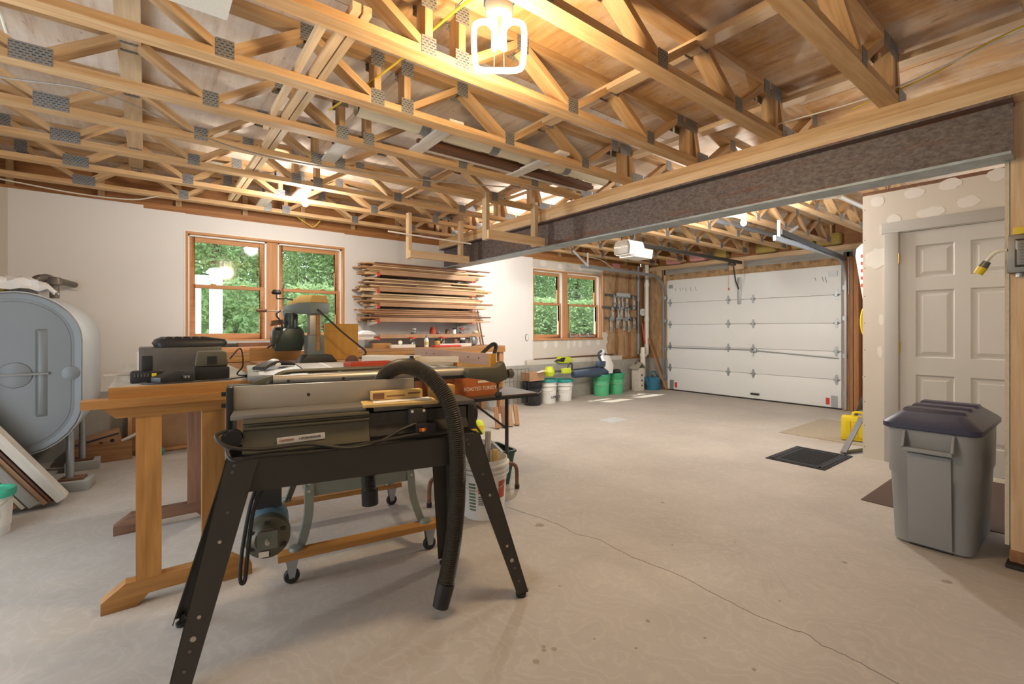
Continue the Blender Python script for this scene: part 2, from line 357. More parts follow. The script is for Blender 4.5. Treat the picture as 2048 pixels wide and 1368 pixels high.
# ---- back wall
wb = struct('wall_back', label='white plastered wall above a low concrete foundation')
G().box(XL, XG + .3, 5.86, 6.15, 0, .6).obj('foundation_curb', 'foundation', wb)
W1 = (.324, 1.964, 1.05, 2.215); W2 = (5.07, 6.79, 1.0, 2.205)
def dry(x0, x1, z0, z1, m='white_paint', n='drywall_panel', y0=YB, y1=YB + .02): return G().box(x0, x1, y0, y1, z0, z1).obj(n, m, wb, smooth=0)
dry(XL, -.95, .6, 2.43, 'bare_drywall'); dry(-.95, -.02, .6, 2.43); dry(-.02, W1[0], .6, 2.40)
dry(W1[0], W1[1], .6, W1[2]); dry(W1[0], W1[1], W1[3], 2.395); dry(W1[1], 3.5, .6, 2.385); dry(3.5, W2[0], .6, 2.38)
dry(W2[0], 7.12, .66, W2[2], 'bare_drywall') if 0 else None
dry(W2[0], W2[1], .64, W2[2], 'bare_drywall'); dry(W2[1], 7.12, .64, 1.13, 'bare_drywall'); dry(W2[0], W2[1] + .02, W2[3], 2.36, 'bare_drywall')
for sx, sz, sw, s_h in ((5.35, .93, .05, .07), (5.6, .93, .05, .06), (5.9, .92, .04, .08), (6.05, .93, .04, .06), (6.2, .92, .05, .07), (6.42, .94, .06, .05), (6.68, .94, .05, .06), (5.3, 2.3, .07, .05), (5.7, 2.28, .06, .05), (6.2, 2.27, .05, .04)):
    G().prism([(sx + sw * math.cos(6.283 * k / 14) * (.85 + .3 * random.random()), sz + s_h * math.sin(6.283 * k / 14)) for k in range(14)], 'y', YB - .0012, YB + .002).obj('spackle_patch', 'spackle', wb, smooth=0)
stick('top_plate', (XL, 5.985, 2.402), (8.1, 5.985, 2.402), .10, .038, 'rim_wood', wb); stick('top_plate', (XL, 5.985, 2.441), (8.1, 5.985, 2.441), .10, .038, 'rim_wood', wb)
stick('rim_board', (XL, 6.05, 2.615), (8.1, 6.05, 2.615), .03, .305, 'rim_wood', wb)
x = -.95
while x < 8: stick('rim_block', (x, 6.015, 2.465), (x, 6.015, 2.76), .038, .05, 'truss_pine', wb, (1, 0, 0)); x += .61
G().box(6.79, 8.1, 6.0, 6.02, .6, 2.4).obj('sheathing', 'brown_wood', wb)
for xa, xb in ((6.86, 7.22), (7.26, 7.62), (7.66, 8.06)):
    g = G(); nx, nz = 7, 26
    rows = [[(xa + (xb - xa) * i / nx, 5.955 - .035 * math.sin(math.pi * i / nx) ** .5 + random.uniform(-.006, .006), .6 + 1.8 * j / nz) for i in range(nx + 1)] for j in range(nz + 1)]
    vs = [p for r in rows for p in r]; g.add(vs, [(j * (nx + 1) + i, j * (nx + 1) + i + 1, (j + 1) * (nx + 1) + i + 1, (j + 1) * (nx + 1) + i) for j in range(nz) for i in range(nx)])
    g.obj('kraft_insulation', 'kraft', wb, smooth=20)
for xs in (6.825, 7.24, 7.64, 8.07): stick('wall_stud', (xs, 5.965, .62), (xs, 5.965, 2.38), .038, .07, 'old_pine' if xs > 7 else 'window_wood', wb, (0, 1, 0))
stick('sill_plate', (6.8, 5.94, .62), (8.1, 5.94, .62), .14, .038, 'rim_wood', wb)
G().box(7.1, 7.3, 5.9, 6.0, 2.36, 2.46).obj('insulation_tuft', 'pink_wool', wb, bevel=.03)
G().box(3.0, 3.32, 5.9, 6.0, 2.46, 2.56).obj('insulation_tuft', 'pink_wool', wb, bevel=.04)

# ---- windows
def window(name, X0, X1, z0, z1, label, mid):
    w = struct(name, label=label); ya, yb = YB - .005, 6.1; J = .022
    for a, b in (((X0, z0), (X0, z1)), ((X1, z0), (X1, z1))):
        s = J / 2 if a[0] == X0 else -J / 2
        stick('jamb', (a[0] + s, (ya + yb) / 2, z0), (a[0] + s, (ya + yb) / 2, z1), J, yb - ya, 'window_wood', w, (0, 1, 0))
    stick('head', (X0 + J, (ya + yb) / 2, z1 - J / 2), (X1 - J, (ya + yb) / 2, z1 - J / 2), yb - ya, J, 'window_wood', w)
    stick('sill', (X0 - .0, (ya + yb) / 2 - .01, z0 + .014), (X1, (ya + yb) / 2 - .01, z0 + .014), yb - ya + .02, .028, 'window_wood', w)
    stick('mullion', (mid, 6.03, z0 + .03), (mid, 6.03, z1 - J), .115, .12, 'window_wood', w, (0, 1, 0))
    g = G()
    for xa, xb in ((X0 - .012, X0), (X1, X1 + .012)): g.box(xa, xb, YB - .004, YB + .004, z0, z1)
    g.box(X0 - .012, X1 + .012, YB - .004, YB + .004, z1, z1 + .012); g.obj('drywall_edge', 'paper', w)
    zm = (z0 + z1) / 2 + .02
    for xa, xb in ((X0 + J, mid - .0575), (mid + .0575, X1 - J)):
        g = G()
        for q in (xa + .008, xb - .008): g.box(q - .008, q + .008, 5.985, 6.1, z0 + .03, z1 - J)
        g.box(xa, xb, 5.985, 6.1, z1 - J - .016, z1 - J); g.obj('vinyl_liner', 'vinyl', w)
        for up in (0, 1):
            y = 6.055 if up else 6.015; za, zb = (zm - .018, z1 - J - .016) if up else (z0 + .03, zm + .018); q0, q1 = xa + .016, xb - .016
            s_ = G(); t = .048; tb = .036 if up else .065; tt = .05 if up else .036
            s_.box(q0, q0 + t, y - .017, y + .017, za, zb).box(q1 - t, q1, y - .017, y + .017, za, zb).box(q0 + t, q1 - t, y - .017, y + .017, za, za + tb).box(q0 + t, q1 - t, y - .017, y + .017, zb - tt, zb)
            so_ = s_.obj('sash', 'window_wood', w, bevel=.003)
            G().box(q0 + t - .004, q1 - t + .004, y - .003, y + .003, za + tb - .004, zb - tt + .004).obj('pane', 'glass', so_, smooth=0)
            if not up:
                for lx in (.3, .7): G().box(q0 + (q1 - q0) * lx - .025, q0 + (q1 - q0) * lx + .025, y - .02, y + .012, zb, zb + .014).obj('sash_lock', 'brass', so_, bevel=.003)
    return w
window('window_1', *W1, 'double-hung twin window with bare pine frame behind the radial arm saw', 1.15)
window('window_2', *W2, 'double-hung twin window with bare pine frame in the garage bay', 5.86)

# ---- garage door wall
wg = struct('wall_garage', label='framed wall around the overhead garage door')
G().box(XG, XG + .25, 5.40, 5.95, 0, .6).obj('foundation_curb', 'foundation', wg); G().box(XG, XG + .25, 1.2, 2.42, 0, .02).obj('sill', 'foundation', wg)
G().box(XG + .05, XG + .12, 5.40, 6.0, .6, 2.4).obj('sheathing', 'brown_wood', wg)
g = G(); ny, nz = 6, 24
rows = [[(XG + .03 - .03 * math.sin(math.pi * i / ny) + random.uniform(-.012, .012), 5.46 + .4 * i / ny, .6 + 1.8 * j / nz) for i in range(ny + 1)] for j in range(nz + 1)]
g.add([p for r in rows for p in r], [(j * (ny + 1) + i, j * (ny + 1) + i + 1, (j + 1) * (ny + 1) + i + 1, (j + 1) * (ny + 1) + i) for j in range(nz) for i in range(ny)]); g.obj('kraft_insulation', 'kraft', wg, smooth=20)
stick('door_post', (XG + .03, 5.43, .6), (XG + .03, 5.43, 2.4), .04, .14, 'pine', wg, (1, 0, 0))
for yy, m_ in ((2.405, 'old_pine'), (2.365, 'rim_wood'), (2.325, 'old_pine'), (2.27, 'rim_wood')): stick('door_post', (XG + .03 + (.02 if yy < 2.3 else 0), yy, 0), (XG + .03, yy, 2.32), .038 if yy > 2.3 else .06, .14, m_, wg, (1, 0, 0))
G().box(XG + .1, XG + .14, 1.2, 2.3, 0, 2.4).obj('sheathing', 'brown_wood', wg)
stick('header_plate', (XG + .02, 2.2, 2.39), (XG + .02, 5.95, 2.39), .14, .075, 'pine', wg); stick('header_beam', (XG + .03, 2.2, 2.30), (XG + .03, 5.44, 2.30), .14, .105, 'grey_board', wg)
g = G(); n = 60
for i in range(n):
    y0, y1 = 2.42 + 3.0 * i / n, 2.42 + 3.0 * (i + 1) / n; b = lambda y: .018 * math.sin(y * 23) + .012 * math.sin(y * 61)
    g.add([(XG - .03 + b(y0), y0, 2.25), (XG - .045 - b(y0), y0, 2.20), (XG - .02, y0, 2.13), (XG - .03 + b(y1), y1, 2.25), (XG - .045 - b(y1), y1, 2.20), (XG - .02, y1, 2.13)], [(0, 1, 4, 3), (1, 2, 5, 4)])
g.obj('kraft_insulation', 'kraft', wg, smooth=20)
stick('opener_block', (XG - .06, 3.86, 2.30), (XG - .06, 4.12, 2.30), .03, .17, 'pine', wg); G().box(XG - .03, XG + .0, 5.5, 5.62, 2.2, 2.44).obj('post_block', 'pine', wg)
stick('rim_board', (XG + .06, 1.2, 2.6), (XG + .06, 6.05, 2.6), .03, .33, 'rim_wood', wg)
for yy, m_ in ((2.6, 'yellow_wool'), (2.95, 'yellow_wool'), (4.3, 'yellow_wool'), (4.7, 'pink_wool'), (5.2, 'pink_wool'), (3.5, 'yellow_wool')): G().box(XG - .12, XG + .04, yy - .16, yy + .16, 2.44, 2.62).obj('insulation_tuft', m_, wg, bevel=.05)

# ---- overhead garage door
G().box(XG + .016, XG + .03, 2.40, 5.42, .0, 2.2).obj('light_block_panel', 'door_white', wg)  # backing panel added behind the sections to block daylight leaking through the gaps
gd = struct('door_2', label='white sectional overhead garage door with steel hinges')
DZ = [0.02, .44, .86, 1.28, 1.70, 2.14]; D0, D1 = 2.45, 5.37
G().box(XG - .03, XG + .02, D0, D1, 0, .02).obj('bottom_seal', 'dark_rubber', gd)
for i in range(5):
    G().box(XG - .03, XG + .015, D0, D1, DZ[i] + .002, DZ[i + 1] - .002).obj('door_section', 'door_white', gd, bevel=.004)
def hinge(y, z):
    g = G(); x_ = XG - .03
    g.prism([(y - .012, z - .075), (y + .012, z - .075), (y + .03, z), (y + .012, z + .075), (y - .012, z + .075), (y - .03, z)], 'x', x_ - .006, x_).cyl((x_ - .014, y - .04, z), (x_ - .014, y + .04, z), .011, n=8)
    g.box(x_ - .03, x_, y - .018, y + .018, z - .02, z + .02); g.obj('hinge', 'galv', gd, smooth=30)
for z in DZ[1:5]:
    for y in (D0 + .06, 3.72, 4.15, D1 - .06): hinge(y, z)
x_ = XG - .03
G().cyl((x_ - .02, D0 + .03, .76), (x_ - .02, 3.68, .83), .009, n=8).cyl((x_ - .02, 3.74, .84), (x_ - .02, D1 - .03, .83), .009, n=8).obj('lock_bar', 'galv', gd)
G().box(x_ - .03, x_, 3.66, 3.76, .80, .86).cyl((x_ - .02, 3.71, .80), (x_ - .05, 3.71, .72), .008, n=8).obj('lock_handle', 'galv', gd, bevel=.004)
G().bar((x_ - .01, 3.62, .10), (x_ - .01, 3.76, .10), .03, .03).obj('pull_handle', 'black_plastic', gd, bevel=.006)
for y in (D0 + .09, D1 - .1):
    G().box(x_ - .012, x_, y - .04, y + .04, .03, .2).obj('bottom_bracket', 'galv', gd); G().box(x_ - .004, x_, y + (.06 if y < 4 else -.11), y + (.11 if y < 4 else -.06), .06, .16).obj('warning_sticker', 'red', gd)
G().box(x_ - .014, x_, 3.925, 3.985, 1.62, 2.08).obj('opener_strut', 'galv', gd, bevel=.002)
G().box(x_ - .02, x_, D0 + .05, D0 + .16, 1.98, 2.05).obj('top_bracket', 'galv', gd); G().box(x_ - .02, x_, D1 - .12, D1 - .04, 1.98, 2.05).obj('top_bracket', 'galv', gd)
for y, L in ((5.2, .05), (5.1, .06), (5.05, .04), (4.98, .07), (4.88, .09), (4.78, .08), (2.7, .07), (2.66, .09), (2.8, .05)): G().bar((x_ - .001, y, 1.98), (x_ - .001, y - .02, 1.98 - L), .007, .002, (1, 0, 0)).obj('scuff_mark', 'steel_dark', gd)

# ---- partition with the grey door
wp = struct('wall_partition', label='taped bare drywall partition around a grey door')
def pd(y0, y1, z0, z1, m='bare_drywall'): return G().box(XP, XP + .13, y0, y1, z0, z1).obj('drywall_panel', m, wp, smooth=0)
dy0, dy1, dz = .345, 1.16, 2.05
pd(dy1, 1.43, .0, 2.43); pd(.0, dy0, 0, 2.43); pd(dy0, dy1, dz, 2.43)
G().box(XP, XP + .13, 0, 1.43, 2.43, 2.46).obj('top_plate', 'brown_wood', wp)
for yy, zz, a, b in ((1.32, 2.36, .05, .05), (1.06, 2.38, .07, .045), (.83, 2.40, .07, .05), (.55, 2.41, .06, .05), (1.2, 2.17, .05, .05), (.95, 2.19, .09, .045), (.72, 2.23, .07, .05), (1.29, 1.28, .02, .05), (1.32, 1.84, .09, .09), (1.3, .99, .02, .05)):
    G().prism([(yy + a * math.cos(6.283 * k / 18) * (.85 + .3 * random.random()), zz + b * math.sin(6.283 * k / 18) * (.85 + .3 * random.random())) for k in range(18)], 'x', XP - .0012, XP + .002).obj('spackle_patch', 'spackle', wp, smooth=0)
for zz in (.1, .3, .52, .75, 1.0, 1.25, 1.5, 1.76, 2.02, 2.3): G().cyl((XP - .001, 1.415, zz), (XP + .002, 1.415, zz), .004, n=8).obj('screw_head', 'ink', wp)
c = G().box(XP - .018, XP + .002, dy1 + .005, dy1 + .105, 0, dz + .005).obj('door_casing', 'grey_trim', wp, bevel=.003)
G().box(XP - .018, XP + .002, dy0 - .11, dy0 - .01, 0, dz + .005).obj('door_casing', 'grey_trim', wp, bevel=.003); G().box(XP - .02, XP + .002, dy0 - .13, dy1 + .125, dz + .005, dz + .1).obj('door_casing', 'grey_trim', wp, bevel=.003)
G().box(XP - .005, XP + .12, dy0, dy1, 0, .025).obj('threshold', 'white_board', wp)
d1 = struct('door_1', label='grey painted six-panel interior door')
xa = XP + .006
slab = G(); T = .04
ys = [dy0 + .003, dy0 + .11, dy0 + .36, dy0 + .455, dy0 + .705, dy1 - .003]; zs = [.03, .24, .80, .95, 1.53, 1.64, 1.92, 2.045]
cells = {(1, 1), (3, 1), (1, 3), (3, 3), (1, 5), (3, 5)}
for i in range(5):
    for j in range(7):
        if (i, j) not in cells: slab.box(xa, xa + T, ys[i], ys[i + 1], zs[j], zs[j + 1])
slab.obj('door_frame', 'door_grey', d1, smooth=0)
for i, j in cells:
    y0, y1, z0, z1 = ys[i], ys[i + 1], zs[j], zs[j + 1]; x0 = xa + .014
    def rr(o, x): return [(x, y0 + o, z0 + o), (x, y1 - o, z0 + o), (x, y1 - o, z1 - o), (x, y0 + o, z1 - o)]
    g = G(); g.loft([rr(0, xa + .02), rr(0, xa), rr(.012, x0), rr(.022, x0), rr(.05, xa + .004)]); g.obj('door_panel', 'door_grey', d1, smooth=0)
for zz in (.25, 1.03, 1.82): G().box(XP - .012, xa + .004, dy1 - .004, dy1 + .006, zz - .045, zz + .045).cyl((XP - .012, dy1 + .001, zz - .045), (XP - .012, dy1 + .001, zz + .045), .006, n=8).obj('hinge', 'brass', d1)

# ---- stub wall on the right, only its end stud shows
wr = struct('wall_right', label='end of a stud wall with raw pine stud and gypsum edge')
stick('end_stud', (3.475, .245, .08), (3.475, .245, 2.46), .14, .04, 'pine', wr, (1, 0, 0)); stick('end_stud', (3.475, .10, .08), (3.475, .10, 2.46), .14, .04, 'pine', wr, (1, 0, 0))
G().box(3.455, XP, .32, .336, .1, 2.12).obj('drywall_panel', 'gypsum_edge', wr); G().box(3.455, 3.9, .03, .32, 0.02, .08).obj('sill_plate', 'old_pine', wr)
G().box(3.40, 3.5, .22, .33, 0, .02).obj('sill_seal', 'dark_rubber', wr, bevel=.005)
# ---- left wall (outside the frame) with a daylight opening
wl = struct('wall_left', label='left end wall'); 
for y0, y1, z0, z1 in ((3.7, 6.1, 0, 2.78), (-2.6, 3.7, 2.3, 2.78), (-2.6, 1.6, 0, 2.3)): G().box(XL - .12, XL, y0, y1, z0, z1).obj('drywall_panel', 'white_paint', wl)

wq = struct('wall_rear', label='added unseen rear wall behind the viewer'); G().box(XL - .12, 8.4, -2.72, -2.6, 0, 2.78).obj('drywall_panel', 'white_paint', wq)  # unseen wall added to cut sky fill on the near floor
# ---- steel beam, nailer
sb = thing('steel_beam', 'rusty brown steel I-beam spanning the room from back wall to post', 'beam', (3.395, 0, 2.05))
y0, y1 = .30, 5.93
G().box(-.006, .006, y0, y1, .014, .271).obj('web', 'rusty_steel', sb, smooth=0)
G().box(-.0875, .0875, y0, y1, 0, .014).obj('bottom_flange', 'flange_grey', sb, smooth=0); G().box(-.0875, .0875, y0, y1, .271, .285).obj('top_flange', 'rusty_steel', sb, smooth=0)
nl = thing('beam_nailer', 'pine planks bolted along the top of the steel beam', 'plank', (3.395, 0, 2.335))
stick('plank', (0, .25, .031), (0, 3.6, .031), .18, .062, 'pine', nl); stick('plank', (0, 3.603, .031), (0, 5.93, .031), .18, .062, 'pine', nl)
stick('plank', (0, .25, .093), (0, 5.93, .093), .18, .062, 'truss_pine', nl)

# ---- open-web trusses
def make_truss(name, x0, x1, bots, tops, webs, posts, wide):
    t = thing(name, '', 'truss'); z0 = 0
    stick('bottom_chord', (x0, 0, .019), (x1, 0, .019), .089, .038, 'truss_pine', t); stick('top_chord', (x0, 0, .286), (x1, 0, .286), .089, .038, 'truss_pine', t)
    for a, b in webs: stick('web', (a + .02 * (1 if b > a else -1), 0, .045), (b - .02 * (1 if b > a else -1), 0, .262), .089, .038, 'truss_pine', t)
    for p in posts: stick('post', (p, 0, .038), (p, 0, .267), .089, .038, 'truss_pine', t, (1, 0, 0))
    pm = {}
    for lst, z in ((bots, .0445), (tops, .2605)):
        for x in lst:
            wd = .15 if x in wide else .076
            for sy in (-1, 1):
                if wd not in pm: pm[wd] = G().box(-wd / 2, wd / 2, -.001, .001, -.043, .043).mesh('connector_plate', smooth=0)
                link('connector_plate', pm[wd], 'truss_plate', t, (x, sy * .0455, z))
    return t
YT = [1.985 + .605 * k for k in range(-6, 7)]
botW = [-.43, .29, 1.03, 1.21, 1.97, 2.72, 3.38]; topW = [-.82, -.07, .66, 1.03, 1.21, 1.59, 2.34, 3.08, 3.22]
webW = [(-.43, -.82), (-.43, -.07), (.29, -.07), (.29, .66), (1.03, .66), (1.21, 1.59), (1.97, 1.59), (1.97, 2.34), (2.72, 2.34), (2.72, 3.08), (3.36, 3.25)]
t0 = make_truss('floor_truss', -1.2, 3.40, botW, topW, webW, [1.03, 1.21, 3.22, -1.18], {-.43, 3.38, 3.22})
botG = [3.55, 4.2, 4.95, 5.65, 6.4, 7.1, 7.85]; topG = [3.85, 4.55, 5.3, 5.65, 6.0, 6.75, 7.5]
webG = [(3.5, 3.85), (4.2, 3.85), (4.2, 4.55), (4.95, 4.55), (4.95, 5.3), (5.65, 5.3), (5.65, 6.0), (6.4, 6.0), (6.4, 6.75), (7.1, 6.75), (7.1, 7.5), (7.85, 7.5)]
t1 = make_truss('floor_truss', 3.42, 8.06, botG, topG, webG, [5.65, 7.98], {3.55, 7.85})
for k, y in enumerate(reversed(YT)):
    for proto, side in ((t0, 'workshop'), (t1, 'garage')):
        if side[0] == 'g' and y < 1.2: continue
        o = proto if k == 0 else copytree(proto)
        o.location = (0, y, ZT); o['label'] = f'open-web wooden truss over the {side} bay, {ORD[k] if k < 12 else "farthest"} from the back wall'; o['group'] = 'open-web floor trusses'
# strapping, ribbons and blocking between the trusses
st = lambda n, lab, p, q, wd, h, m, grp, up=(0, 0, 1): tag(stick(n, p, q, wd, h, m, None, up), lab, 'wood strip', grp)
for i, (x, z) in enumerate(((.68, 2.517), (.725, 2.517))): st('strapping', ('left' if i == 0 else 'right') + ' strip of the pale strapping pair lying across the truss bottom chords', (x, 1.9, z), (x - .01, 5.5, z), .036, .036, 'pine', 'strapping over the bottom chords')
st('strapping', 'single thin strapping strip left of the strapping pair overhead', (.60, 2.0, 2.517), (.615, 3.4, 2.517), .03, .036, 'pine', 'strapping over the bottom chords')
for i, x in enumerate((-.07, 2.31, 3.36)): st('ribbon_board', ['wide flat board under the deck near the left wall', 'flat ribbon board under the deck above the workshop middle', 'flat ribbon board under the deck beside the steel beam'][i], (x, -2.3, 2.707), (x, 5.9, 2.707), (.09 if i else .10), .036, 'pine', 'ribbon boards under the deck')

# ================================================================== LAMPS
def bulb(name, label, x, y, z, power, col=(1, .87, .68)):
    t = thing(name, label, 'light', (x, y, z))
    G().lathe([(.055, .10), (.055, .085), (.03, .07), (.022, .03), (0, .03)], 18).obj('lamp_holder', 'lamp_white', t)
    G().lathe([(0, .032), (.014, .03), (.018, .01), (.031, -.025), (.027, -.05), (.014, -.062), (0, -.065)], 16).obj('bulb', 'bulb_glow', t)
    k = min(range(len(YT) - 1), key=lambda i: abs((YT[i] + YT[i + 1]) / 2 - y)); stick('mounting_board', (0, YT[k] - y, ZT + .046 - z), (0, YT[k + 1] - y, ZT + .046 - z), .09, .016, 'pine', t); G().cyl((0, 0, .09), (0, 0, ZT + .04 - z), .03, n=14).obj('lamp_box', 'lamp_white', t)
    l = bpy.data.lights.new('bulb_light', 'POINT'); l.energy = power; l.color = col; l.shadow_soft_size = .07
    o = bpy.data.objects.new('bulb_light', l); COL.objects.link(o); o.parent = t; o.location = (0, 0, -.08)
    return t
bulb('bulb_lamp', 'bare glowing bulb hanging over the workshop in front of the twin window', 1.17, 4.63, 2.40, 40, (1, .93, .84))
bulb('bulb_lamp', 'bare glowing bulb in the garage bay just below the steel beam', 5.03, 2.42, 2.36, 90, (1, .97, .92))
bulb('bulb_lamp', 'added fill bulb hidden just behind the steel beam', 3.80, 4.40, 2.36, 85, (1, .97, .92))  # extra fill light, added out of sight to brighten the garage bay
bulb('bulb_lamp', 'added fill bulb lighting the floor by the grey door', 3.9, .95, 2.36, 5, (1, .92, .8))  # extra fill light, added to lift the area around the door
bulb('bulb_lamp', 'added unseen fill bulb hanging behind the camera', -.3, -1.2, 2.36, 8, (1, .9, .76))  # unseen extra fill light, added for the near part of the room
lt = thing('ring_lamp', 'glowing square fluorescent tube lamp on white holder fixed to a blue box', 'light', (1.21, 1.64, 2.40), 0)
G().box(-.05, .05, -.05, .05, .2, .36).obj('junction_box', 'blue_box', lt, bevel=.008)
G().lathe([(.062, .21), (.062, .18), (.055, .16), (.03, .15), (0, .15)], 24).obj('lamp_holder', 'lamp_white', lt)
G().box(-.014, .014, -.014, .014, .02, .16).obj('lamp_stem', 'lamp_white', lt, bevel=.004)
e_ = V((math.cos(R(-38)), math.sin(R(-38)), 0))
P = [(.022, .03), (.022, .115), (.05, .15), (.085, .15), (.108, .12), (.104, -.02), (.08, -.055), (0, -.058)]
loop = [e_ * a + V((0, 0, b - .02)) for a, b in P]; loop2 = [e_ * -a + V((0, 0, b - .02)) for a, b in reversed(P[:-1])]
G().tube(arc(loop + loop2, 6), .0125, 10).obj('tube', 'tube_glow', lt)
G().tube([e_ * .02 + V((0, 0, .0)), e_ * .022 + V((0, 0, -.07)), e_ * -.022 + V((0, 0, -.07)), e_ * -.02 + V((0, 0, 0))], .0018, 6).obj('wire_clip', 'steel', lt)
l = bpy.data.lights.new('ring_light', 'POINT'); l.energy = 46; l.color = (1, .76, .46); l.shadow_soft_size = .1
o = bpy.data.objects.new('ring_light', l); COL.objects.link(o); o.parent = lt; o.location = (0, 0, -.13)

# ================================================================== OUTSIDE
tag(G().box(-30, 40, 6.2, 50, -.4, -.3).obj('ground', 'ground'), 'grassy ground outside the windows', 'ground')['kind'] = 'structure'
def tree(i, x, y, h, r, label):
    t = thing('tree', label, 'tree', (x, y, -.3), 0, 'trees outside the windows'); rnd = random.Random(i)
    g = G(); g.tube([(0, 0, 0), (.1, 0, h * .4), (.05, .1, h * .9)], [.13, .1, .04], 8)
    for k in range(5):
        a = rnd.random() * 6.28; z = h * rnd.uniform(.3, .7); g.tube([(.08, 0, z), (math.cos(a) * r * .7, math.sin(a) * r * .7, z + r * .4)], [.05, .015], 6)
    g.obj('trunk', 'bark', t)
    g = G()
    for k in range(int(2600 * h * r ** .5)):
        # leaf sprays scattered through the crown
        a = rnd.random() * 6.283; zz = rnd.random() ** .8; rad = (r - .1) * math.sqrt(rnd.random()) * (1 - .35 * abs(zz - .4)); c = V((math.cos(a) * rad, math.sin(a) * rad, .25 + zz * h))
        u = V((rnd.gauss(0, 1), rnd.gauss(0, 1), rnd.gauss(0, 1))).normalized(); v = u.orthogonal().normalized(); s = rnd.uniform(.028, .06)
        g.add([c, c + u * s * 1.3 + v * s * .6, c + u * s * 2.6, c + u * s * 1.3 - v * s * .6], [(0, 1, 2, 3)])
    o = g.obj('foliage', 'leaf', t, smooth=0); o['kind'] = 'stuff'
ti_ = 0
for yy, h_, r_, row, kind, wx, gx in ((10, 2.1, .8, 'near', 'shrub', (1.05, 2.8), (9.0, 10.7, 12.4)), (13, 6, 1.35, 'near', 'tree', (1.2, 3.95), (10.6, 13.35, 16.1)), (16.5, 8, 1.38, 'middle', 'tree', (-.2, 2.6, 5.4), (12, 14.8, 17.6)), (20, 10, 1.68, 'far', 'tree', (1.2, 4.6, 8.0), (15, 18.4, 21.8))):
    for xs, wn in ((wx, 'workshop'), (gx, 'garage')):
        for q_, x in enumerate(xs): tree(ti_, x, yy, h_, r_, f'{ORD[q_]} leafy {kind} from left in the {row} row outside the {wn} window'); ti_ += 1
pf = thing('porch_railing', 'white porch post with rail and cap outside the workshop window', 'railing', (.79, 7.9, -.3))
G().box(-.075, .075, -.075, .075, 0, 2.28).obj('post', 'far_white', pf); G().lathe([(.12, 2.28), (.12, 2.31), (.07, 2.36), (0, 2.37)], 4).obj('post_cap', 'far_white', pf, smooth=0)
G().box(-1.6, -.09, -.05, .05, 2.08, 2.25).obj('top_rail', 'far_white', pf); G().box(-.27, -.18, -.05, .05, 0, 2.08).obj('side_post', 'far_white', pf)
G().prism([(.06, 0), (-.16, 0), (-.1, .9), (-.06, 1.9), (.06, 1.9)], 'y', -.07, .07).obj('post_wrap', 'far_white', pf)

# ================================================================== OVERHEAD THINGS
rl = thing('paper_roll', 'long pale rolled sheet with grey tape bands lying on the trusses', 'roll', (1.03, 2.88, 2.58))
G().tube([(0, 0, 0), (2.3, .0, .0)], .062, 24, cap=False).tube([(0, 0, 0), (2.3, 0, 0)], .057, 24, cap=False).obj('sheet', 'roll_paper', rl)
for x in (.02,): G().tube([(x, 0, 0), (x + 1.2, 0, 0)], .034, 20, cap=False).obj('core', 'brown_wood', rl)
for x in (.42, 1.0, 1.75): G().tube([(x, 0, 0), (x + .07, 0, 0)], .0635, 24, cap=False).obj('tape', 'tape_grey', rl)
for i, (y, z, m) in enumerate(((3.0, 2.52, 'dark_trim'), (3.035, 2.52, 'brown_wood'), (3.07, 2.52, 'dark_trim'), (3.02, 2.55, 'brown_wood'), (3.055, 2.55, 'dark_trim'), (3.11, 2.52, 'white_board'))):
    tag(stick('trim_strip', (1.5 + .02 * i, y, z), (3.3, y, z), .03, .024, m), 'pale trim strip at the back of the strip bundle on the trusses' if m[0] == 'w' else 'dark wooden trim strip in the bundle lying on the trusses', 'wood strip', 'trim strips stored on the trusses')
for i, (x, y0, y1) in enumerate(((1.55, 2.55, 3.25), (2.45, 2.5, 3.25), (1.1, 3.2, 3.85), (.95, 5.0, 5.65))):
    tag(stick('support_board', (x, y0, 2.507), (x + .02, y1, 2.507), .10, .018, 'white_board'), ['pale cross board under the middle of the paper roll', 'pale cross board under the far end of the paper roll', 'pale cross board one truss behind the paper roll', 'pale cross board over the trusses by the back wall'][i], 'board', 'cross boards on the trusses')
def hanger(x0, x1, y, zb, label):
    t = thing('hanging_rack', label, 'rack', (x0, y, zb))
    for x in (0, x1 - x0): stick('upright', (x, 0, 0), (x, 0, 2.52 - zb), .04, .07, 'pine', t, (0, 1, 0))
    stick('crossbar', (-.02, -.06, .045), (x1 - x0 + .08, -.06, .045), .038, .085, 'pine', t); return t
hanger(2.60, 3.22, 3.74, 2.06, 'nearer U-shaped wooden rack hanging from the trusses by the beam'); hanger(2.37, 3.06, 4.95, 2.0, 'farther U-shaped wooden rack hanging above the lumber pile')
tag(G().cyl((2.1, 4.9, 2.47 - .2), (3.15, 4.85, 2.24), .009, n=8).obj('thin_rod', 'pvc'), 'thin white rod lying across the hanging wooden racks', 'rod')
tag(G().box(0, .27, 1.94, 2.3, 2.50, 2.515).obj('ceiling_tile', 'acoustic'), 'speckled acoustic tile scrap resting on the trusses', 'tile')
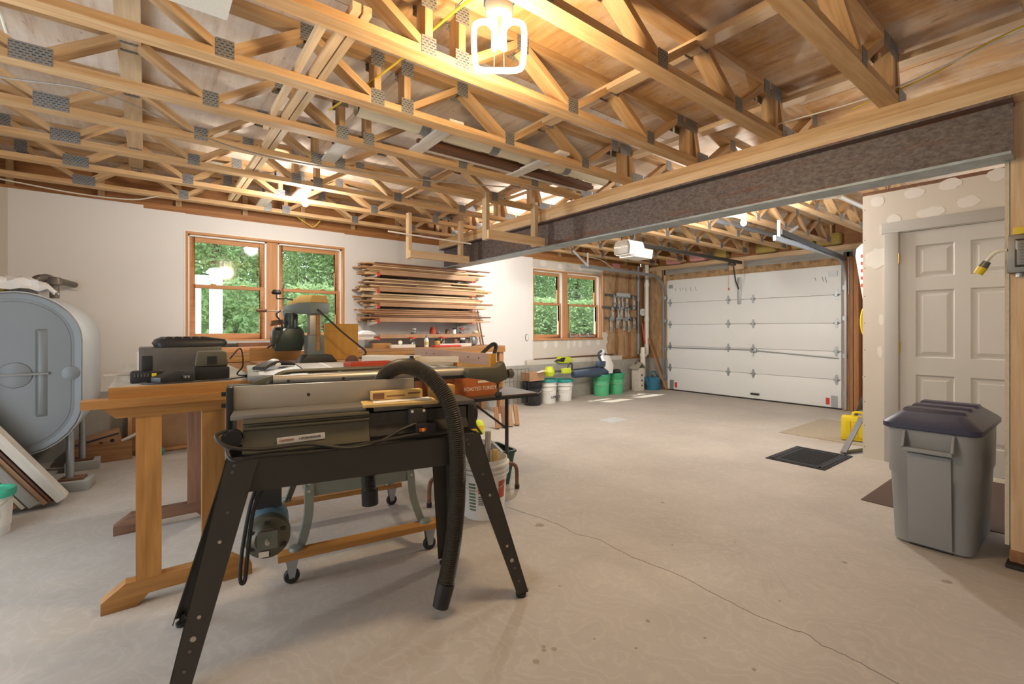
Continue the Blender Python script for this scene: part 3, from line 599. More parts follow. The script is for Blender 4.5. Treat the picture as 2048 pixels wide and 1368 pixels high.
cables = [('sagging_cable', 'grey cable sagging under the trusses across the workshop', 'cable_grey', .005, [(-.9, 3.5, 2.47), (-.574, 3.415, 2.455), (-.229, 3.27, 2.44), (.018, 3.371, 2.43), (.357, 3.621, 2.43), (.766, 3.716, 2.43), (1.248, 3.639, 2.43), (1.821, 3.502, 2.43), (2.256, 3.333, 2.43), (2.836, 3.146, 2.45)]),
          ('power_cable', 'white cable drooping along the rim board at the back wall', 'cable_white', .006, [(-1.0, 5.75, 2.46), (-.5, 5.8, 2.43), (-.1, 5.7, 2.42), (.15, 5.6, 2.47), (.6, 5.7, 2.5), (1.2, 5.75, 2.49)]),
          ('power_cable', 'yellow cable rising through the truss posts beside the ring lamp', 'cable_yellow', .006, [(.9, 3.0, 2.56), (1.05, 2.4, 2.62), (1.1, 2.0, 2.65), (1.16, 1.75, 2.68), (1.2, 1.66, 2.62)]),
          ('power_cable', 'yellow cable crossing above the right end of the steel beam', 'cable_yellow', .005, [(3.3, .95, 2.5), (3.32, .6, 2.56), (3.35, .3, 2.66), (3.3, -.4, 2.72)]),
          ('power_cable', 'white cable stretched from truss to truss beside the steel beam', 'cable_white', .005, [(3.24, 1.35, 2.53), (3.25, .78, 2.52), (3.22, .2, 2.6), (3.2, -.5, 2.66)]),
          ('power_cable', 'white cable looping along the garage truss by the window', 'cable_white', .006, [(6.0, 5.68, 2.47), (6.5, 5.7, 2.44), (6.9, 5.75, 2.33), (7.4, 5.85, 2.3)]),
          ('power_cable', 'white cable hanging at the left edge under the trusses', 'cable_white', .007, [(-.62, 2.62, 2.62), (-.58, 2.75, 2.60), (-.5, 2.9, 2.56), (-.5, 3.1, 2.55)]),
          ('power_cable', 'yellow cable loop hanging above the lumber pile', 'cable_yellow', .005, [(1.3, 5.7, 2.5), (1.5, 5.8, 2.42), (1.56, 5.8, 2.40), (1.62, 5.75, 2.47)])]
for n, lab, m, r, p in cables: tag(G().tube(arc(p, 8), r, 8).obj(n, m), lab, 'cable')
for i, (y0, x0, x1, z, m, r) in enumerate(((4.15, 4.4, 7.6, 2.60, 'pvc', .03), (3.2, 5.2, 7.9, 2.62, 'conduit_grey', .035), (2.75, 5.4, 8.0, 2.56, 'conduit_grey', .025), (4.7, 5.2, 7.4, 2.56, 'pvc', .022), (3.6, 4.6, 7.4, 2.66, 'galv', .012), (1.75, 5.5, 7.9, 2.58, 'pvc', .025))):
    tag(G().tube([(x0, y0 + .25, z), (x0 + .2, y0, z), (x1, y0 - .05, z - .01)], r, 12).obj('ceiling_pipe', m), ['thick white pipe between the garage trusses above the opener', 'thick grey pipe between the garage trusses right of the opener', 'grey conduit between the garage trusses above the right track', 'thin white pipe between the garage trusses by the window wall', 'thin metal pipe high between the garage trusses', 'white pipe between the garage trusses by the partition'][i], 'pipe', 'pipes between the garage trusses')

# garage door opener, rail, tracks
op = thing('door_opener', 'white and grey garage door opener hanging below the garage trusses', 'door opener', (4.83, 3.9, 2.13))
G().prism([(-.13, .12), (-.10, .21), (.10, .21), (.13, .12), (.11, .02), (-.11, .02)], 'x', .03, .33).obj('housing', 'white_plastic', op, bevel=.01)
G().prism([(-.12, .13), (-.09, .2), (.09, .2), (.12, .13), (.11, .03), (-.11, .03)], 'x', 0, .03).obj('end_cap', 'grey_brown', op, bevel=.004)
G().prism([(-.14, .12), (-.12, .0), (.12, .0), (.14, .12), (.12, .1), (-.12, .1)], 'x', .12, .5).obj('light_lens', 'white_plastic', op, bevel=.01)
text('Whisper Drive', .035, 'paper', op, (-.003, 0, .12), (R(90), 0, R(-90)), ext=.001)
for y in (-.1, .1): G().bar((.15, y, .2), (.15, y * 1.2, .42), .03, .003).obj('hanger_strap', 'steel_dark', op)
ra = thing('opener_rail', 'black opener rail running from the opener to the door header', 'rail', (5.15, 3.9, 2.3)); G().box(0, 2.86, -.02, .02, .0, .05).obj('rail', 'black_metal', ra); G().box(2.5, 2.62, -.04, .04, -.05, .0).obj('trolley', 'black_metal', ra, bevel=.01)
G().tube([(2.6, 0, -.04), (2.68, 0, -.3), (2.86, .04, -.42)], .012, 8).obj('door_arm', 'black_metal', ra); G().cyl((2.55, .05, -.05), (2.55, .05, -.42), .003, n=6).obj('release_cord', 'red', ra); G().cyl((2.55, .05, -.42), (2.55, .05, -.46), .012, n=8).obj('release_handle', 'red', ra)
def track(y, s, label, hx, hz):
    t = thing('door_track', label, 'door track', (8.04, y, 0)); pts = [(0, 0, .02), (0, 0, 1.86)] + [(-.36 * (1 - math.cos(a)), 0, 1.86 + .36 * math.sin(a)) for a in [R(15 * k) for k in range(1, 7)]] + [(-2.35, 0, 2.24)]
    g = G(); n = len(pts)
    for off in (0,):
        prof = [(-.028, -s * .0), (.028, 0), (.028, -s * .03), (-.028, -s * .03)]
        rings = []
        for i, p in enumerate(pts):
            p = V(p); d = V(pts[min(i + 1, n - 1)]) - V(pts[max(i - 1, 0)]); d.normalize(); nx = V((d.z, 0, -d.x)); rings.append([p + nx * a + V((0, b, 0)) for a, b in prof])
        g.loft(rings)
    g.obj('rail', 'galv', t, smooth=30)
    for z in (.25, .8, 1.35, 1.8): G().box(.0, .06, -.03, .03, z - .03, z + .03).obj('jamb_bracket', 'galv', t)
    a = G(); a.bar((-2.2, 0, 2.24), (-2.2, 0, 2.47), .035, .004, (1, 0, 0)); a.bar((-2.2, 0, 2.25), (-2.2 + hx, -s * .0, 2.47), .035, .004, (0, 1, 0)); a.obj('hanger', 'galv_light', t)
    if s > 0: stick('flag_angle', (.03, -.05, 1.7), (.03, -.05, 2.24), .06, .004, 'galv', t, (0, 1, 0))
    return t
track(5.41, -1, 'galvanised overhead door track on the window side', -.35, 0); track(2.40, 1, 'galvanised overhead door track on the partition side', .55, 0)
G_ = G(); G_.bar((5.8, 2.36, 2.32), (7.95, 2.36, 2.2), .03, .06); tag(G_.obj('track_brace', 'black_metal'), 'dark angle iron running above the right door track', 'brace')

# ================================================================== RIGHT SIDE
tc = thing('trash_can', 'grey plastic trash can with navy ridged lid by the grey door', 'trash can', (3.66, .605, 0))
prof = [(.0, .29, .155, .05), (.012, .305, .165, .06), (.38, .325, .178, .06), (.40, .34, .185, .06), (.64, .345, .188, .06), (.655, .345, .188, .06)]
G().loft([rrect(0, 0, hx, hy, r, z) for z, hx, hy, r in prof]).obj('body', 'trash_grey', tc, smooth=40)
def panel(p0, p1, p2, p3, th, nrm):  # thin recessed insert
    n_ = V(nrm) * th; a = [V(p) for p in (p0, p1, p2, p3)]; return G().loft([a, [q + n_ for q in a]])
panel((-.312, -.09, .02), (-.312, .09, .02), (-.35, .09, .52), (-.35, -.09, .52), .012, (-1, 0, 0)).obj('front_panel', 'trash_grey', tc, bevel=.004)
G().box(-.30, -.285, -.09, .09, 0, .014).obj('kick_slot', 'ink', tc)
h = G().bar((-.385, -.10, .545), (-.385, .10, .545), .03, .022); h.bar((-.34, -.1, .63), (-.385, -.1, .545), .012, .05, (1, 0, 0)); h.bar((-.34, .1, .63), (-.385, .1, .545), .012, .05, (1, 0, 0)); h.obj('handle', 'trash_grey', tc, bevel=.004)
G().bar((.345, -.08, .61), (.385, -.08, .6), .012, .02).bar((.345, .08, .61), (.385, .08, .6), .012, .02).bar((.385, -.09, .6), (.385, .09, .6), .02, .02).obj('rear_handle', 'black_plastic', tc)
lid = G().loft([rrect(0, 0, .355, .20, .05, .645), rrect(0, 0, .362, .205, .05, .65), rrect(0, 0, .362, .205, .05, .675), rrect(0, 0, .345, .19, .05, .69), rrect(0, 0, .285, .135, .04, .735), rrect(0, 0, .28, .13, .04, .737)]).obj('lid', 'navy', tc, smooth=30)
for x in (-.19, .0, .19): G().loft([[(x - .055, -.145, .72), (x + .055, -.145, .72), (x + .055, .145, .72), (x - .055, .145, .72)], [(x - .045, -.125, .752), (x + .045, -.125, .752), (x + .045, .125, .752), (x - .045, .125, .752)]]).obj('lid_ridge', 'navy', lid, bevel=.004)
# mats
m1 = thing('door_mat', 'black rubber door mat with ribbed centre and patterned border', 'mat', (4.86, 1.73, 0))
G().box(-.35, .35, -.24, .24, 0, .008).obj('mat_base', 'mat_black', m1, bevel=.002)
for k in range(13): G().box(-.25 + .04 * k, -.25 + .04 * k + .018, -.15, .15, .008, .014).obj('rib', 'mat_black', m1)
for x, y, a, b in ((0, .2, .33, .016), (0, -.2, .33, .016), (-.31, 0, .016, .2), (.31, 0, .016, .2)): G().box(x - a, x + a, y - b, y + b, .008, .012).obj('border', 'mat_black', m1)
tag(G().box(3.94, 5.2, .38, 1.08, 0, .007).obj('carpet_mat', 'mat_brown', bevel=.002), 'ribbed brown carpet mat in front of the grey door', 'mat')
tag(G().box(5.75, 7.05, 1.45, 2.36, 0, .006).obj('carpet_mat', 'mat_tan'), 'tan woven mat on the garage floor by the partition', 'mat')
# panel with plug, small yellow box on the stud
pb = thing('disconnect_box', 'grey metal electrical disconnect box on the end stud', 'electrical box', (3.455, .22, 1.475))
G().box(-.085, 0, -.15, .10, 0, .186).obj('box_body', 'steel_dark', pb, bevel=.004); G().loft([[(-.085, -.13, .025), (-.085, .075, .025), (-.085, .075, .165), (-.085, -.13, .165)], [(-.098, -.12, .035), (-.098, .065, .035), (-.098, .065, .155), (-.098, -.12, .155)]]).obj('raised_cover', 'steel_dark', pb, bevel=.003)
for k in range(7): G().box(-.1, -.096, -.115, .055, .045 + .015 * k, .051 + .015 * k).obj('cover_rib', 'steel_dark', pb)
G().box(-.1005, -.098, -.1, -.0, .12, .148).obj('warning_sticker', 'paper', pb); G().box(-.101, -.0985, -.04, -.005, .125, .143).obj('sticker_print', 'red_orange', pb); G().cyl((-.05, .06, 0), (-.05, .06, -.02), .014, n=10).obj('cable_clamp', 'galv', pb)
pc = thing('hanging_plug', 'yellow three-prong cord plug hanging from the disconnect box', 'plug', (3.37, .325, 1.57))
G().tube(arc([(0, -.005, .02), (0, .03, .015), (0, .055, -.01), (0, .07, -.04)], 6), .008, 8).obj('cord', 'cable_white', pc)
G().cyl((0, .065, -.03), (0, .082, -.06), .017, .02).obj('plug_collar', 'steel_dark', pc); G().cyl((0, .08, -.058), (0, .098, -.09), .021, .019).obj('plug_body', 'yellow', pc)
G().box(3.39, 3.455, .21, .30, 1.665, 1.70).obj('sticker_box', 'yellow', None, bevel=.002); tag(bpy.data.objects['sticker_box'], 'small yellow carton on top of the disconnect box', 'box')
G().box(3.42, 3.455, .17, .20, 1.23, 1.30).obj('wall_bracket', 'white_plastic', None, bevel=.004); tag(bpy.data.objects['wall_bracket'], 'small white bracket screwed to the end stud', 'bracket')
# things leaning behind the partition
yc = thing('tool_case', 'yellow plastic blow-moulded tool case by the partition end', 'case', (5.98, 1.66, 0), 15)
G().box(-.08, .0, -.15, .15, 0.01, .26).obj('shell', 'yellow', yc, bevel=.02); G().box(.005, .085, -.15, .15, .01, .26).obj('shell', 'yellow', yc, bevel=.02); G().tube(arc([(0, -.05, .25), (0, -.04, .3), (0, .04, .3), (0, .05, .25)], 5), .012, 8).obj('handle', 'yellow', yc)
for k in range(4): G().box(-.086, -.078, -.11 + .06 * k, -.07 + .06 * k, .05, .22).obj('shell_rib', 'yellow', yc)
br = thing('push_broom', 'black leaning tool handle behind the yellow case', 'tool', (6.3, 1.68, 0)); G().cyl((-.12, .12, .05), (.1, -.16, 1.1), .016, n=8).obj('handle', 'black_metal', br); G().cyl((.1, -.16, 1.1), (.16, -.2, 1.4), .018, n=8).obj('grip', 'galv_light', br)
bl = thing('metal_stand', 'dark metal brace standing against the partition corner', 'stand', (5.55, 1.52, 0)); G().bar((-.3, .06, .01), (.02, .0, .32), .05, .012).bar((-.3, .06, .012), (.0, -.03, .012), .05, .02).obj('brace', 'black_metal', bl)
ye = thing('extension_cord', 'coiled yellow extension cord hung at the partition edge', 'cord', (5.6, 1.46, 1.32))
for k in range(5):
    G().tube([(.02 * k, .055 * math.cos(t) + .02, (.16 - .008 * k) * math.sin(t) - .05) for t in [6.283 * j / 24 for j in range(25)]], .009, 8).obj('coil', 'yellow', ye)
iw = thing('insulation_roll', 'white and red printed insulation wrap bulging from the partition edge', 'insulation', (5.5, 1.46, 1.35)); G().loft([[(x, y + .01 * math.sin(z * 30 + x * 9), z) for x, y in ((-.08, -.03), (.1, -.03), (.1, w_), (-.08, w_))] for z, w_ in ((0, .0), (.15, .02), (.35, .045), (.55, .07), (.62, .07), (.66, .02))]).obj('wrap', 'paper', iw); 
for k in range(5): G().box(-.085, -.082, .0, .025, .25 + .07 * k, .28 + .07 * k).obj('print', 'red_ink', iw)
rk = thing('garden_tool', 'white handled garden tool leaning behind the partition', 'tool', (5.9, 1.56, 0)); G().cyl((.1, -.04, .0), (.0, .03, .7), .014, n=8).obj('handle', 'pvc', rk); G().cyl((.1, -.06, .7), (.02, -.02, 1.2), .02, n=8).obj('upper_handle', 'black_metal', rk)

# ================================================================== GARAGE BACK WALL
def bucket(x, y, m, label, h=.37, r0=.13, r1=.15, lid=None, inside=None, grp='buckets along the foundation', rings=3, z=0):
    t = thing('bucket', label, 'bucket', (x, y, z), 0, grp); p = [(0, .003), (r0, 0), (r0 + (r1 - r0) * .75, h * .72)]
    for k in range(rings): zz = h * (.74 + .08 * k); rr = r0 + (r1 - r0) * (.78 + .08 * k); p += [(rr - .002, zz - .004), (rr + .016, zz), (rr + .016, zz + .007), (rr - .002, zz + .011)]
    p += [(r1, h), (r1 - .005, h), (r1 - .012, h * .85), (r0 - .006, .01), (0, .012)]
    G().lathe(p, 28).obj('body', m, t)
    if lid: G().lathe([(r1 + .012, h - .03), (r1 + .014, h), (r1 + .008, h + .012), (r1 - .008, h + .012), (r1 - .014, h + .002), (0, h + .002)], 28).obj('lid', lid, t)
    e = V((math.sin(R(40)), -math.cos(R(40)), 0)); q = V((-.79, .61, 0)) ; d = V((-.61, -.79, 0))
    G().tube(arc([q * (r1 + .01) + V((0, 0, h * .8)), q * r1 * .8 + d * r1 * .9 + V((0, 0, h * .6)), d * (r1 + .02) + V((0, 0, h * .52)), q * -r1 * .8 + d * r1 * .9 + V((0, 0, h * .6)), q * -(r1 + .01) + V((0, 0, h * .8))], 6), .003, 6).obj('bail_handle', 'steel', t)
    return t
bucket(6.46, 5.66, 'green_plastic', 'green bucket under the leaf blower nozzle', lid='green_lid', rings=3); bucket(6.86, 5.66, 'green_plastic', 'green bucket farther right beside the wall', lid='green_lid')
bk = bucket(5.14, 5.64, 'bucket_white', 'white bucket with teal lid printed SUPPLIES', lid='teal', rings=1); text('SUPPLIES', .06, 'navy', bk, (.035, -.151, .1), (R(90), 0, R(8)), ext=.002)
text('SUPPLIES', .035, 'ink', bk, (.10, -.125, .24), (R(90), R(90), R(35)), ext=.002)
bucket(5.52, 5.66, 'bucket_white', 'white bucket with teal lid, right one of the pair', h=.34, lid='teal', rings=1); bucket(4.80, 5.62, 'black_plastic', 'black bucket under a cardboard carton', rings=2)
cb = thing('carton', 'small open cardboard carton on the black bucket', 'box', (4.80, 5.62, .383)); G().box(-.15, .15, -.11, .11, 0, .13).obj('box_body', 'mdf', cb); G().bar((-.0, -.11, .13), (.13, -.14, .16), .1, .004).obj('flap', 'paper', cb)
wbk = thing('wire_basket', 'wire basket frame behind the table by the wall', 'basket', (4.35, 5.65, 0)); g = G()
for k in range(9): g.cyl((-.3 + .075 * k, -.12, .05), (-.3 + .075 * k, -.12, .58), .003, n=5)
for z in (.05, .2, .4, .58): g.cyl((-.3, -.12, z), (.3, -.12, z), .003, n=5)
g.obj('wire_grid', 'steel_dark', wbk)
lb = thing('leaf_blower', 'white and navy cordless leaf blower lying on a green bucket', 'leaf blower', (6.46, 5.62, .42)); 
G().lathe([(.055, -.75), (.06, -.74), (.06, -.5), (.085, -.2), (.09, 0), (.07, .08)], 18, axis='x').obj('nozzle', 'blue_white', lb)
G().prism([(-.02, -.03), (.2, -.03), (.22, .12), (.1, .30), (.02, .30), (.0, .12)], 'y', -.07, .07).obj('motor_body', 'white_plastic', lb, bevel=.02); G().tube(arc([(-.05, 0, .2), (-.12, 0, .32), (-.02, 0, .38), (.08, 0, .3)], 5), .02, 10).obj('handle', 'blue_white', lb); G().lathe([(.0, .0), (.05, .0), (.06, .1), (.05, .18), (0, .18)], 14, (.26, 0, -.02), 'x').obj('air_intake', 'black_plastic', lb); G().box(-.13, .02, -.06, .06, .1, .2).obj('battery', 'blue_white', lb, bevel=.015)
G().lathe([(0, 0), (.05, .02), (.05, .05), (0, .07)], 12, (-.05, 0, .36), 'x').obj('knob', 'white_plastic', lb)
sr = thing('string_trimmer', 'lime green cordless trimmer lying on the white buckets', 'trimmer', (5.14, 5.6, .42)); G().lathe([(0, 0), (.07, .01), (.09, .08), (.06, .16), (0, .17)], 14, (0, 0, .0)).obj('motor_head', 'lime', sr); G().tube([(.05, .02, .07), (1.3, .1, .09)], .014, 8).obj('shaft', 'blue_white', sr)
G().box(.28, .48, -.03, .03, .03, .12).obj('trigger_handle', 'lime', sr, bevel=.02); G().tube(arc([(.4, 0, .08), (.45, 0, .19), (.52, 0, .17), (.53, .02, .08)], 5), .012, 8).obj('loop_handle', 'dark_rubber', sr)
hs = thing('hedge_shear_head', 'lime and black power tool head resting above the white buckets', 'power tool', (5.72, 5.86, .60)); G().prism([(-.2, .03), (-.1, .12), (.12, .10), (.2, .05), (.1, .0), (-.1, 0)], 'y', -.05, .05).obj('housing', 'lime', hs, bevel=.015); G().prism([(-.22, .04), (-.1, .1), (0, .1), (-.05, .02)], 'y', -.055, .055).obj('grip', 'black_plastic', hs, bevel=.008)
lbds = (('ledge_board', 'long whitish board lying on the foundation ledge', (4.9, 5.88, .64), (7.3, 5.88, .64), 'white_board', .08), ('ledge_board', 'dark thin strip behind the whitish ledge board', (5.1, 5.92, .68), (7.1, 5.92, .70), 'dark_trim', .03))
for n, lab, p, q, m, h in lbds: tag(stick(n, p, q, .03, h, m), lab, 'board')
gp = lambda n, lab, pts, r, m, cat='pipe': tag(G().tube(pts, r, 12).obj(n, m), lab, cat)
cp = thing('conduit', 'grey vertical electrical conduit on the kraft paper wall', 'conduit', (7.84, 5.89, 0)); G().cyl((0, 0, .68), (0, 0, 2.46), .028, n=12).obj('pipe', 'conduit_grey', cp); G().cyl((0, 0, 1.1), (0, 0, 1.75), .034, n=12).obj('sleeve', 'steel_dark', cp)
vp = thing('vent_pipe', 'white PVC pipe dropping from the trusses to a floor standpipe', 'pipe', (8.0, 5.80, 0)); G().tube([(0, 0, 2.5), (0, 0, .78), (-.02, -.01, .70), (-.08, -.02, .66), (-.15, -.03, .66)], .042, 14).obj('drop_pipe', 'pvc', vp); G().lathe([(.05, 0), (.05, .64), (.06, .64), (.06, .70), (.045, .70), (.045, .80), (.03, .83), (0, .83)], 18, (-.2, -.05, 0)).obj('standpipe', 'pvc', vp)
for z in (1.35, 2.05): G().cyl((0, 0, z), (0, 0, z + .08), .05, n=14).obj('coupling', 'pvc', vp)
ga = thing('wall_gauge', 'small round white thermometer dial on the kraft wall', 'thermometer', (7.94, 5.87, 1.53)); G().lathe([(0, -.02), (.075, -.02), (.078, 0), (.07, .02), (0, .02)], 24, axis='y').obj('dial', 'white_plastic', ga); G().bar((-.04, -.022, 0), (.03, -.022, .015), .004, .008).obj('needle', 'ink', ga)
# clamp wall
cr_ = [thing('clamp_rail', ['top', 'middle', 'lowest'][i] + ' dark metal rail carrying clamps on the kraft wall', 'rail', (6.86 - (.1 if i == 1 else 0), 5.90, z), 0, 'clamp rails') for i, z in enumerate((1.84, 1.60, 1.40))]
for i, r_ in enumerate(cr_): G().box(0, .95 + (.1 if i == 1 else 0), -.01, .01, -.02, .02).obj('rail_bar', 'steel_dark', r_)
G().box(.3, .7, -.03, -.01, -.03, .05).obj('rail_cover', 'galv_light', cr_[0])
def clamp(x, z, L, fl, lab):
    t = thing('bar_clamp', lab, 'clamp', (x, 5.875, z), 0, 'clamps hanging on the kraft wall'); s = -1 if not fl else 1
    G().box(-.012, .012, -.006, .006, -L, .03).obj('bar', 'galv_light', t); G().box(-.035, .04, -.02, .012, -.03, .01).obj('fixed_jaw', 'galv', t, bevel=.004); G().box(-.03, .05, -.02, .012, -L * .7 - .03, -L * .7 + .02).obj('sliding_jaw', 'galv', t, bevel=.004); G().cyl((.035, -.005, -L * .7 - .06), (.035, -.005, -L * .7 + .1), .006, n=6).obj('screw', 'steel', t)
k = 0
for row, (z, xs, L) in enumerate(((1.82, (7.08, 7.2, 7.32, 7.44, 7.66), .2), (1.58, (7.02, 7.2, 7.28, 7.42, 7.5), .2), (1.38, (6.98, 7.16, 7.36, 7.52, 7.68), .17))):
    for j, x in enumerate(xs): clamp(x, z, L + .04 * ((j * 7 + row) % 3), 0, f'grey bar clamp, {ORD[j]} from left on the {["top", "middle", "lowest"][row]} clamp rail')
for i, x in enumerate((6.05, 6.3, 6.52)):
    t = thing('c_clamp', f'small metal clamp on the garage window sill, {ORD[i]} from left', 'clamp', (x, 5.96, 1.045), 0, 'clamps on the window sill'); G().box(-.09, .09, -.02, .02, 0, .02).box(-.09, -.065, -.02, .02, .02, .07).obj('frame', 'galv', t, bevel=.004); G().cyl((-.08, 0, .06), (.08, 0, .045), .008, n=8).obj('screw', 'brown_wood' if i == 1 else 'steel_dark', t)
ol = thing('wall_outlet', 'dark oval outlet box in the drywall left of the garage window', 'outlet', (4.94, YB - .004, 1.05)); G().loft([rrect(0, 0, .03, .06, .03, .006)]) if 0 else None
G().prism([(.032 * math.cos(t), .06 * math.sin(t)) for t in [6.283 * k / 16 for k in range(16)]], 'y', -.004, .004).obj('box_rim', 'steel_dark', ol); G().prism([(.024 * math.cos(t), .05 * math.sin(t)) for t in [6.283 * k / 16 for k in range(16)]], 'y', -.006, -.004).obj('outlet_face', 'white_plastic', ol)
ol = thing('wall_outlet', 'white outlet plate on the wall beside the yellow panel', 'outlet', (2.05, YB - .003, 1.09)); G().box(-.035, .035, -.004, .003, -.057, .057).obj('cover_plate', 'white_plastic', ol, bevel=.002)
for z in (-.025, .025): G().box(-.014, .014, -.006, -.004, z - .014, z + .014).obj('socket', 'paper', ol)
bh = thing('birdhouse', 'tall pale wooden birdhouse standing on the garage floor', 'birdhouse', (7.52, 5.66, 0)); G().box(-.08, .08, -.08, .08, 0, .44).obj('box', 'white_board', bh); G().prism([(-.13, .42), (0, .53), (.13, .42), (.13, .44), (0, .55), (-.13, .44)], 'y', -.1, .1).obj('roof', 'grey_board', bh); G().tube(arc([(-.08, 0, .52), (0, 0, .6), (.06, 0, .56)], 4), .015, 6).obj('nest_twigs', 'bark', bh)
for z in (.1, .2, .3): G().cyl((.02, -.079, z), (.02, -.085, z), .018, n=10).obj('entry_hole', 'ink', bh)
wc = thing('watering_can', 'blue plastic watering can in the garage corner', 'watering can', (7.86, 5.56, 0)); G().lathe([(0, 0), (.13, 0), (.14, .05), (.135, .22), (.11, .25), (.1, .25)], 22).obj('body', 'blue_can', wc); G().tube(arc([(-.1, 0, .22), (-.06, 0, .34), (.08, 0, .34), (.15, 0, .2), (.14, 0, .08)], 6), .012, 8).obj('handle', 'blue_can', wc); G().tube([(-.13, 0, .08), (-.24, 0, .26)], [.03, .018], 10).obj('spout', 'blue_can', wc)
tag(stick('leaning_plank', (8.03, 5.36, .01), (7.99, 5.74, 1.0), .07, .025, 'old_pine'), 'old plank leaning in the garage corner by the door track', 'plank'); tag(stick('red_bar', (7.96, 5.82, .9), (7.92, 5.86, 1.3), .04, .02, 'red'), 'red level leaning behind the white pipe', 'level')

# ================================================================== OIL TANK CORNER
tk = thing('oil_tank', 'large grey steel heating oil tank standing on pipe legs', 'tank', (-.705, 4.62, 0), -1.5)
def oval(hw, z0, z1, y, n=14):
    o = []; r = hw; 
    for k in range(n + 1): t = math.pi * k / n; o.append((r * math.cos(t), y, z1 - r + r * math.sin(t)))
    for k in range(n + 1): t = math.pi + math.pi * k / n; o.append((r * math.cos(t), y, z0 + r + r * math.sin(t)))
    return o
b = G(); b.loft([oval(.33, .335, 1.435, 0), oval(.345, .32, 1.45, .02), oval(.352, .313, 1.457, .3), oval(.352, .313, 1.457, .9), oval(.345, .32, 1.45, 1.15), oval(.30, .36, 1.40, 1.22)]); b.obj('shell', 'tank_side', tk, smooth=50)
G().loft([oval(.342, .323, 1.447, -.006), oval(.335, .33, 1.44, -.012), oval(.3, .365, 1.405, -.008), oval(.295, .37, 1.40, -.002), oval(.285, .38, 1.39, -.002), oval(.28, .385, 1.385, -.01), oval(.05, .6, 1.1, -.012)]).obj('end_plate', 'tank_end_shaded', tk, smooth=40)
G().tube([(.342 * math.cos(t), .006, (1.45 - .345 if math.sin(t) >= 0 else .32 + .345) + .345 * math.sin(t)) for t in [6.283 * k / 60 for k in range(61)]], .007, 6).obj('rim_seam', 'tank_side', tk)
for x in (-.13, .13): G().loft([[(x - .034, -.01, .58), (x + .034, -.01, .58), (x + .034, -.01, 1.2), (x - .034, -.01, 1.2)], [(x - .014, -.026, .61), (x + .014, -.026, .61), (x + .014, -.026, 1.17), (x - .014, -.026, 1.17)]]).obj('pressed_rib', 'tank_end_shaded', tk, bevel=.008)
G().lathe([(.09, -.008), (.085, -.02), (.05, -.026), (0, -.028)], 24, (0, 0, .88), 'y').obj('boss', 'tank_end_shaded', tk); G().bar((-.17, -.03, .885), (.17, -.03, .885), .02, .014).obj('cross_bracket', 'steel_dark', tk)
for s in (-1, 1):
    G().lathe([(.03, -.004), (.05, -.014), (.03, -.02), (0, -.02)], 16, (s * .28, 0, .88), 'y').obj('dimple', 'tank_end_shaded', tk)
for x in (-.255, .255):
    for y in (.17, .82):
        G().cyl((x, y, .09), (x, y, .44), .024, n=14).obj('leg', 'galv', tk); G().bar((x - .04, y, .43), (x + .04, y, .48), .05, .006).obj('leg_bracket', 'galv', tk)
for i, (x, y) in enumerate(((-.43, 4.785), (-.93, 4.78), (-.425, 5.435), (-.93, 5.43))):
    k = thing('footing_block', ['concrete block with wood shim under the near right tank leg', 'concrete block under the near left tank leg', 'concrete block under the far right tank leg', 'concrete block under the far left tank leg'][i], 'block', (x, y, 0), -10 if i == 0 else 0, 'blocks under the tank legs')
    G().box(-.11, .11, -.09, .09, 0, .072).obj('block', 'concrete_block', k, bevel=.004); G().box(-.07, .07, -.05, .05, .073, .09).obj('shim', 'brown_wood', k)
vp = thing('fill_pipe', 'iron fill pipe with elbow running from tank top into the wall', 'pipe', (-.70, 5.25, 1.45)); G().tube(arc([(0, 0, 0), (0, 0, .10), (.01, .01, .14), (.04, .06, .16), (.09, .2, .16), (.18, .68, .155)], 6), .026, 14).obj('pipe', 'iron_pipe', vp)
for p, q in (((0, 0, .06), (0, 0, .1)), ((.05, .09, .16), (.07, .14, .16))): G().cyl(p, q, .034, n=14).obj('fitting', 'iron_pipe', vp)
G().lathe([(.05, -.006), (.05, .0), (.028, .0)], 16, (.18, .672, .155), 'y').obj('wall_collar', 'spackle', vp)
vg = thing('tank_vent', 'stubby vent pipe with round cap on top of the tank', 'pipe', (-.57, 5.15, 1.44)); G().cyl((0, 0, 0), (0, 0, .11), .03, n=14).obj('pipe', 'iron_pipe', vg); G().lathe([(0, .17), (.035, .165), (.045, .13), (.045, .105), (0, .10)], 18).obj('cap', 'iron_pipe', vg)
g = G(); rnd = random.Random(3); nx, ny = 12, 8; rows = []
for j in range(ny + 1): rows.append([(-.25 + .5 * i / nx + rnd.uniform(-.012, .012), -.12 + .26 * j / ny + rnd.uniform(-.012, .012), .03 + (.10 * math.sin(math.pi * i / nx) ** .5 * math.sin(math.pi * j / ny) ** .5) + rnd.uniform(-.02, .02)) for i in range(nx + 1)])
g.add([p for r in rows for p in r], [(j * (nx + 1) + i, j * (nx + 1) + i + 1, (j + 1) * (nx + 1) + i + 1, (j + 1) * (nx + 1) + i) for j in range(ny) for i in range(nx)])
pg = thing('plastic_bag', 'crumpled clear plastic bag of packing lying on the oil tank', 'bag', (-.77, 4.78, 1.435)); g.obj('bag', 'bag', pg, smooth=20); G().box(-.24, .0, -.05, .1, .015, .1).obj('packing', 'card_tan', pg, bevel=.03)
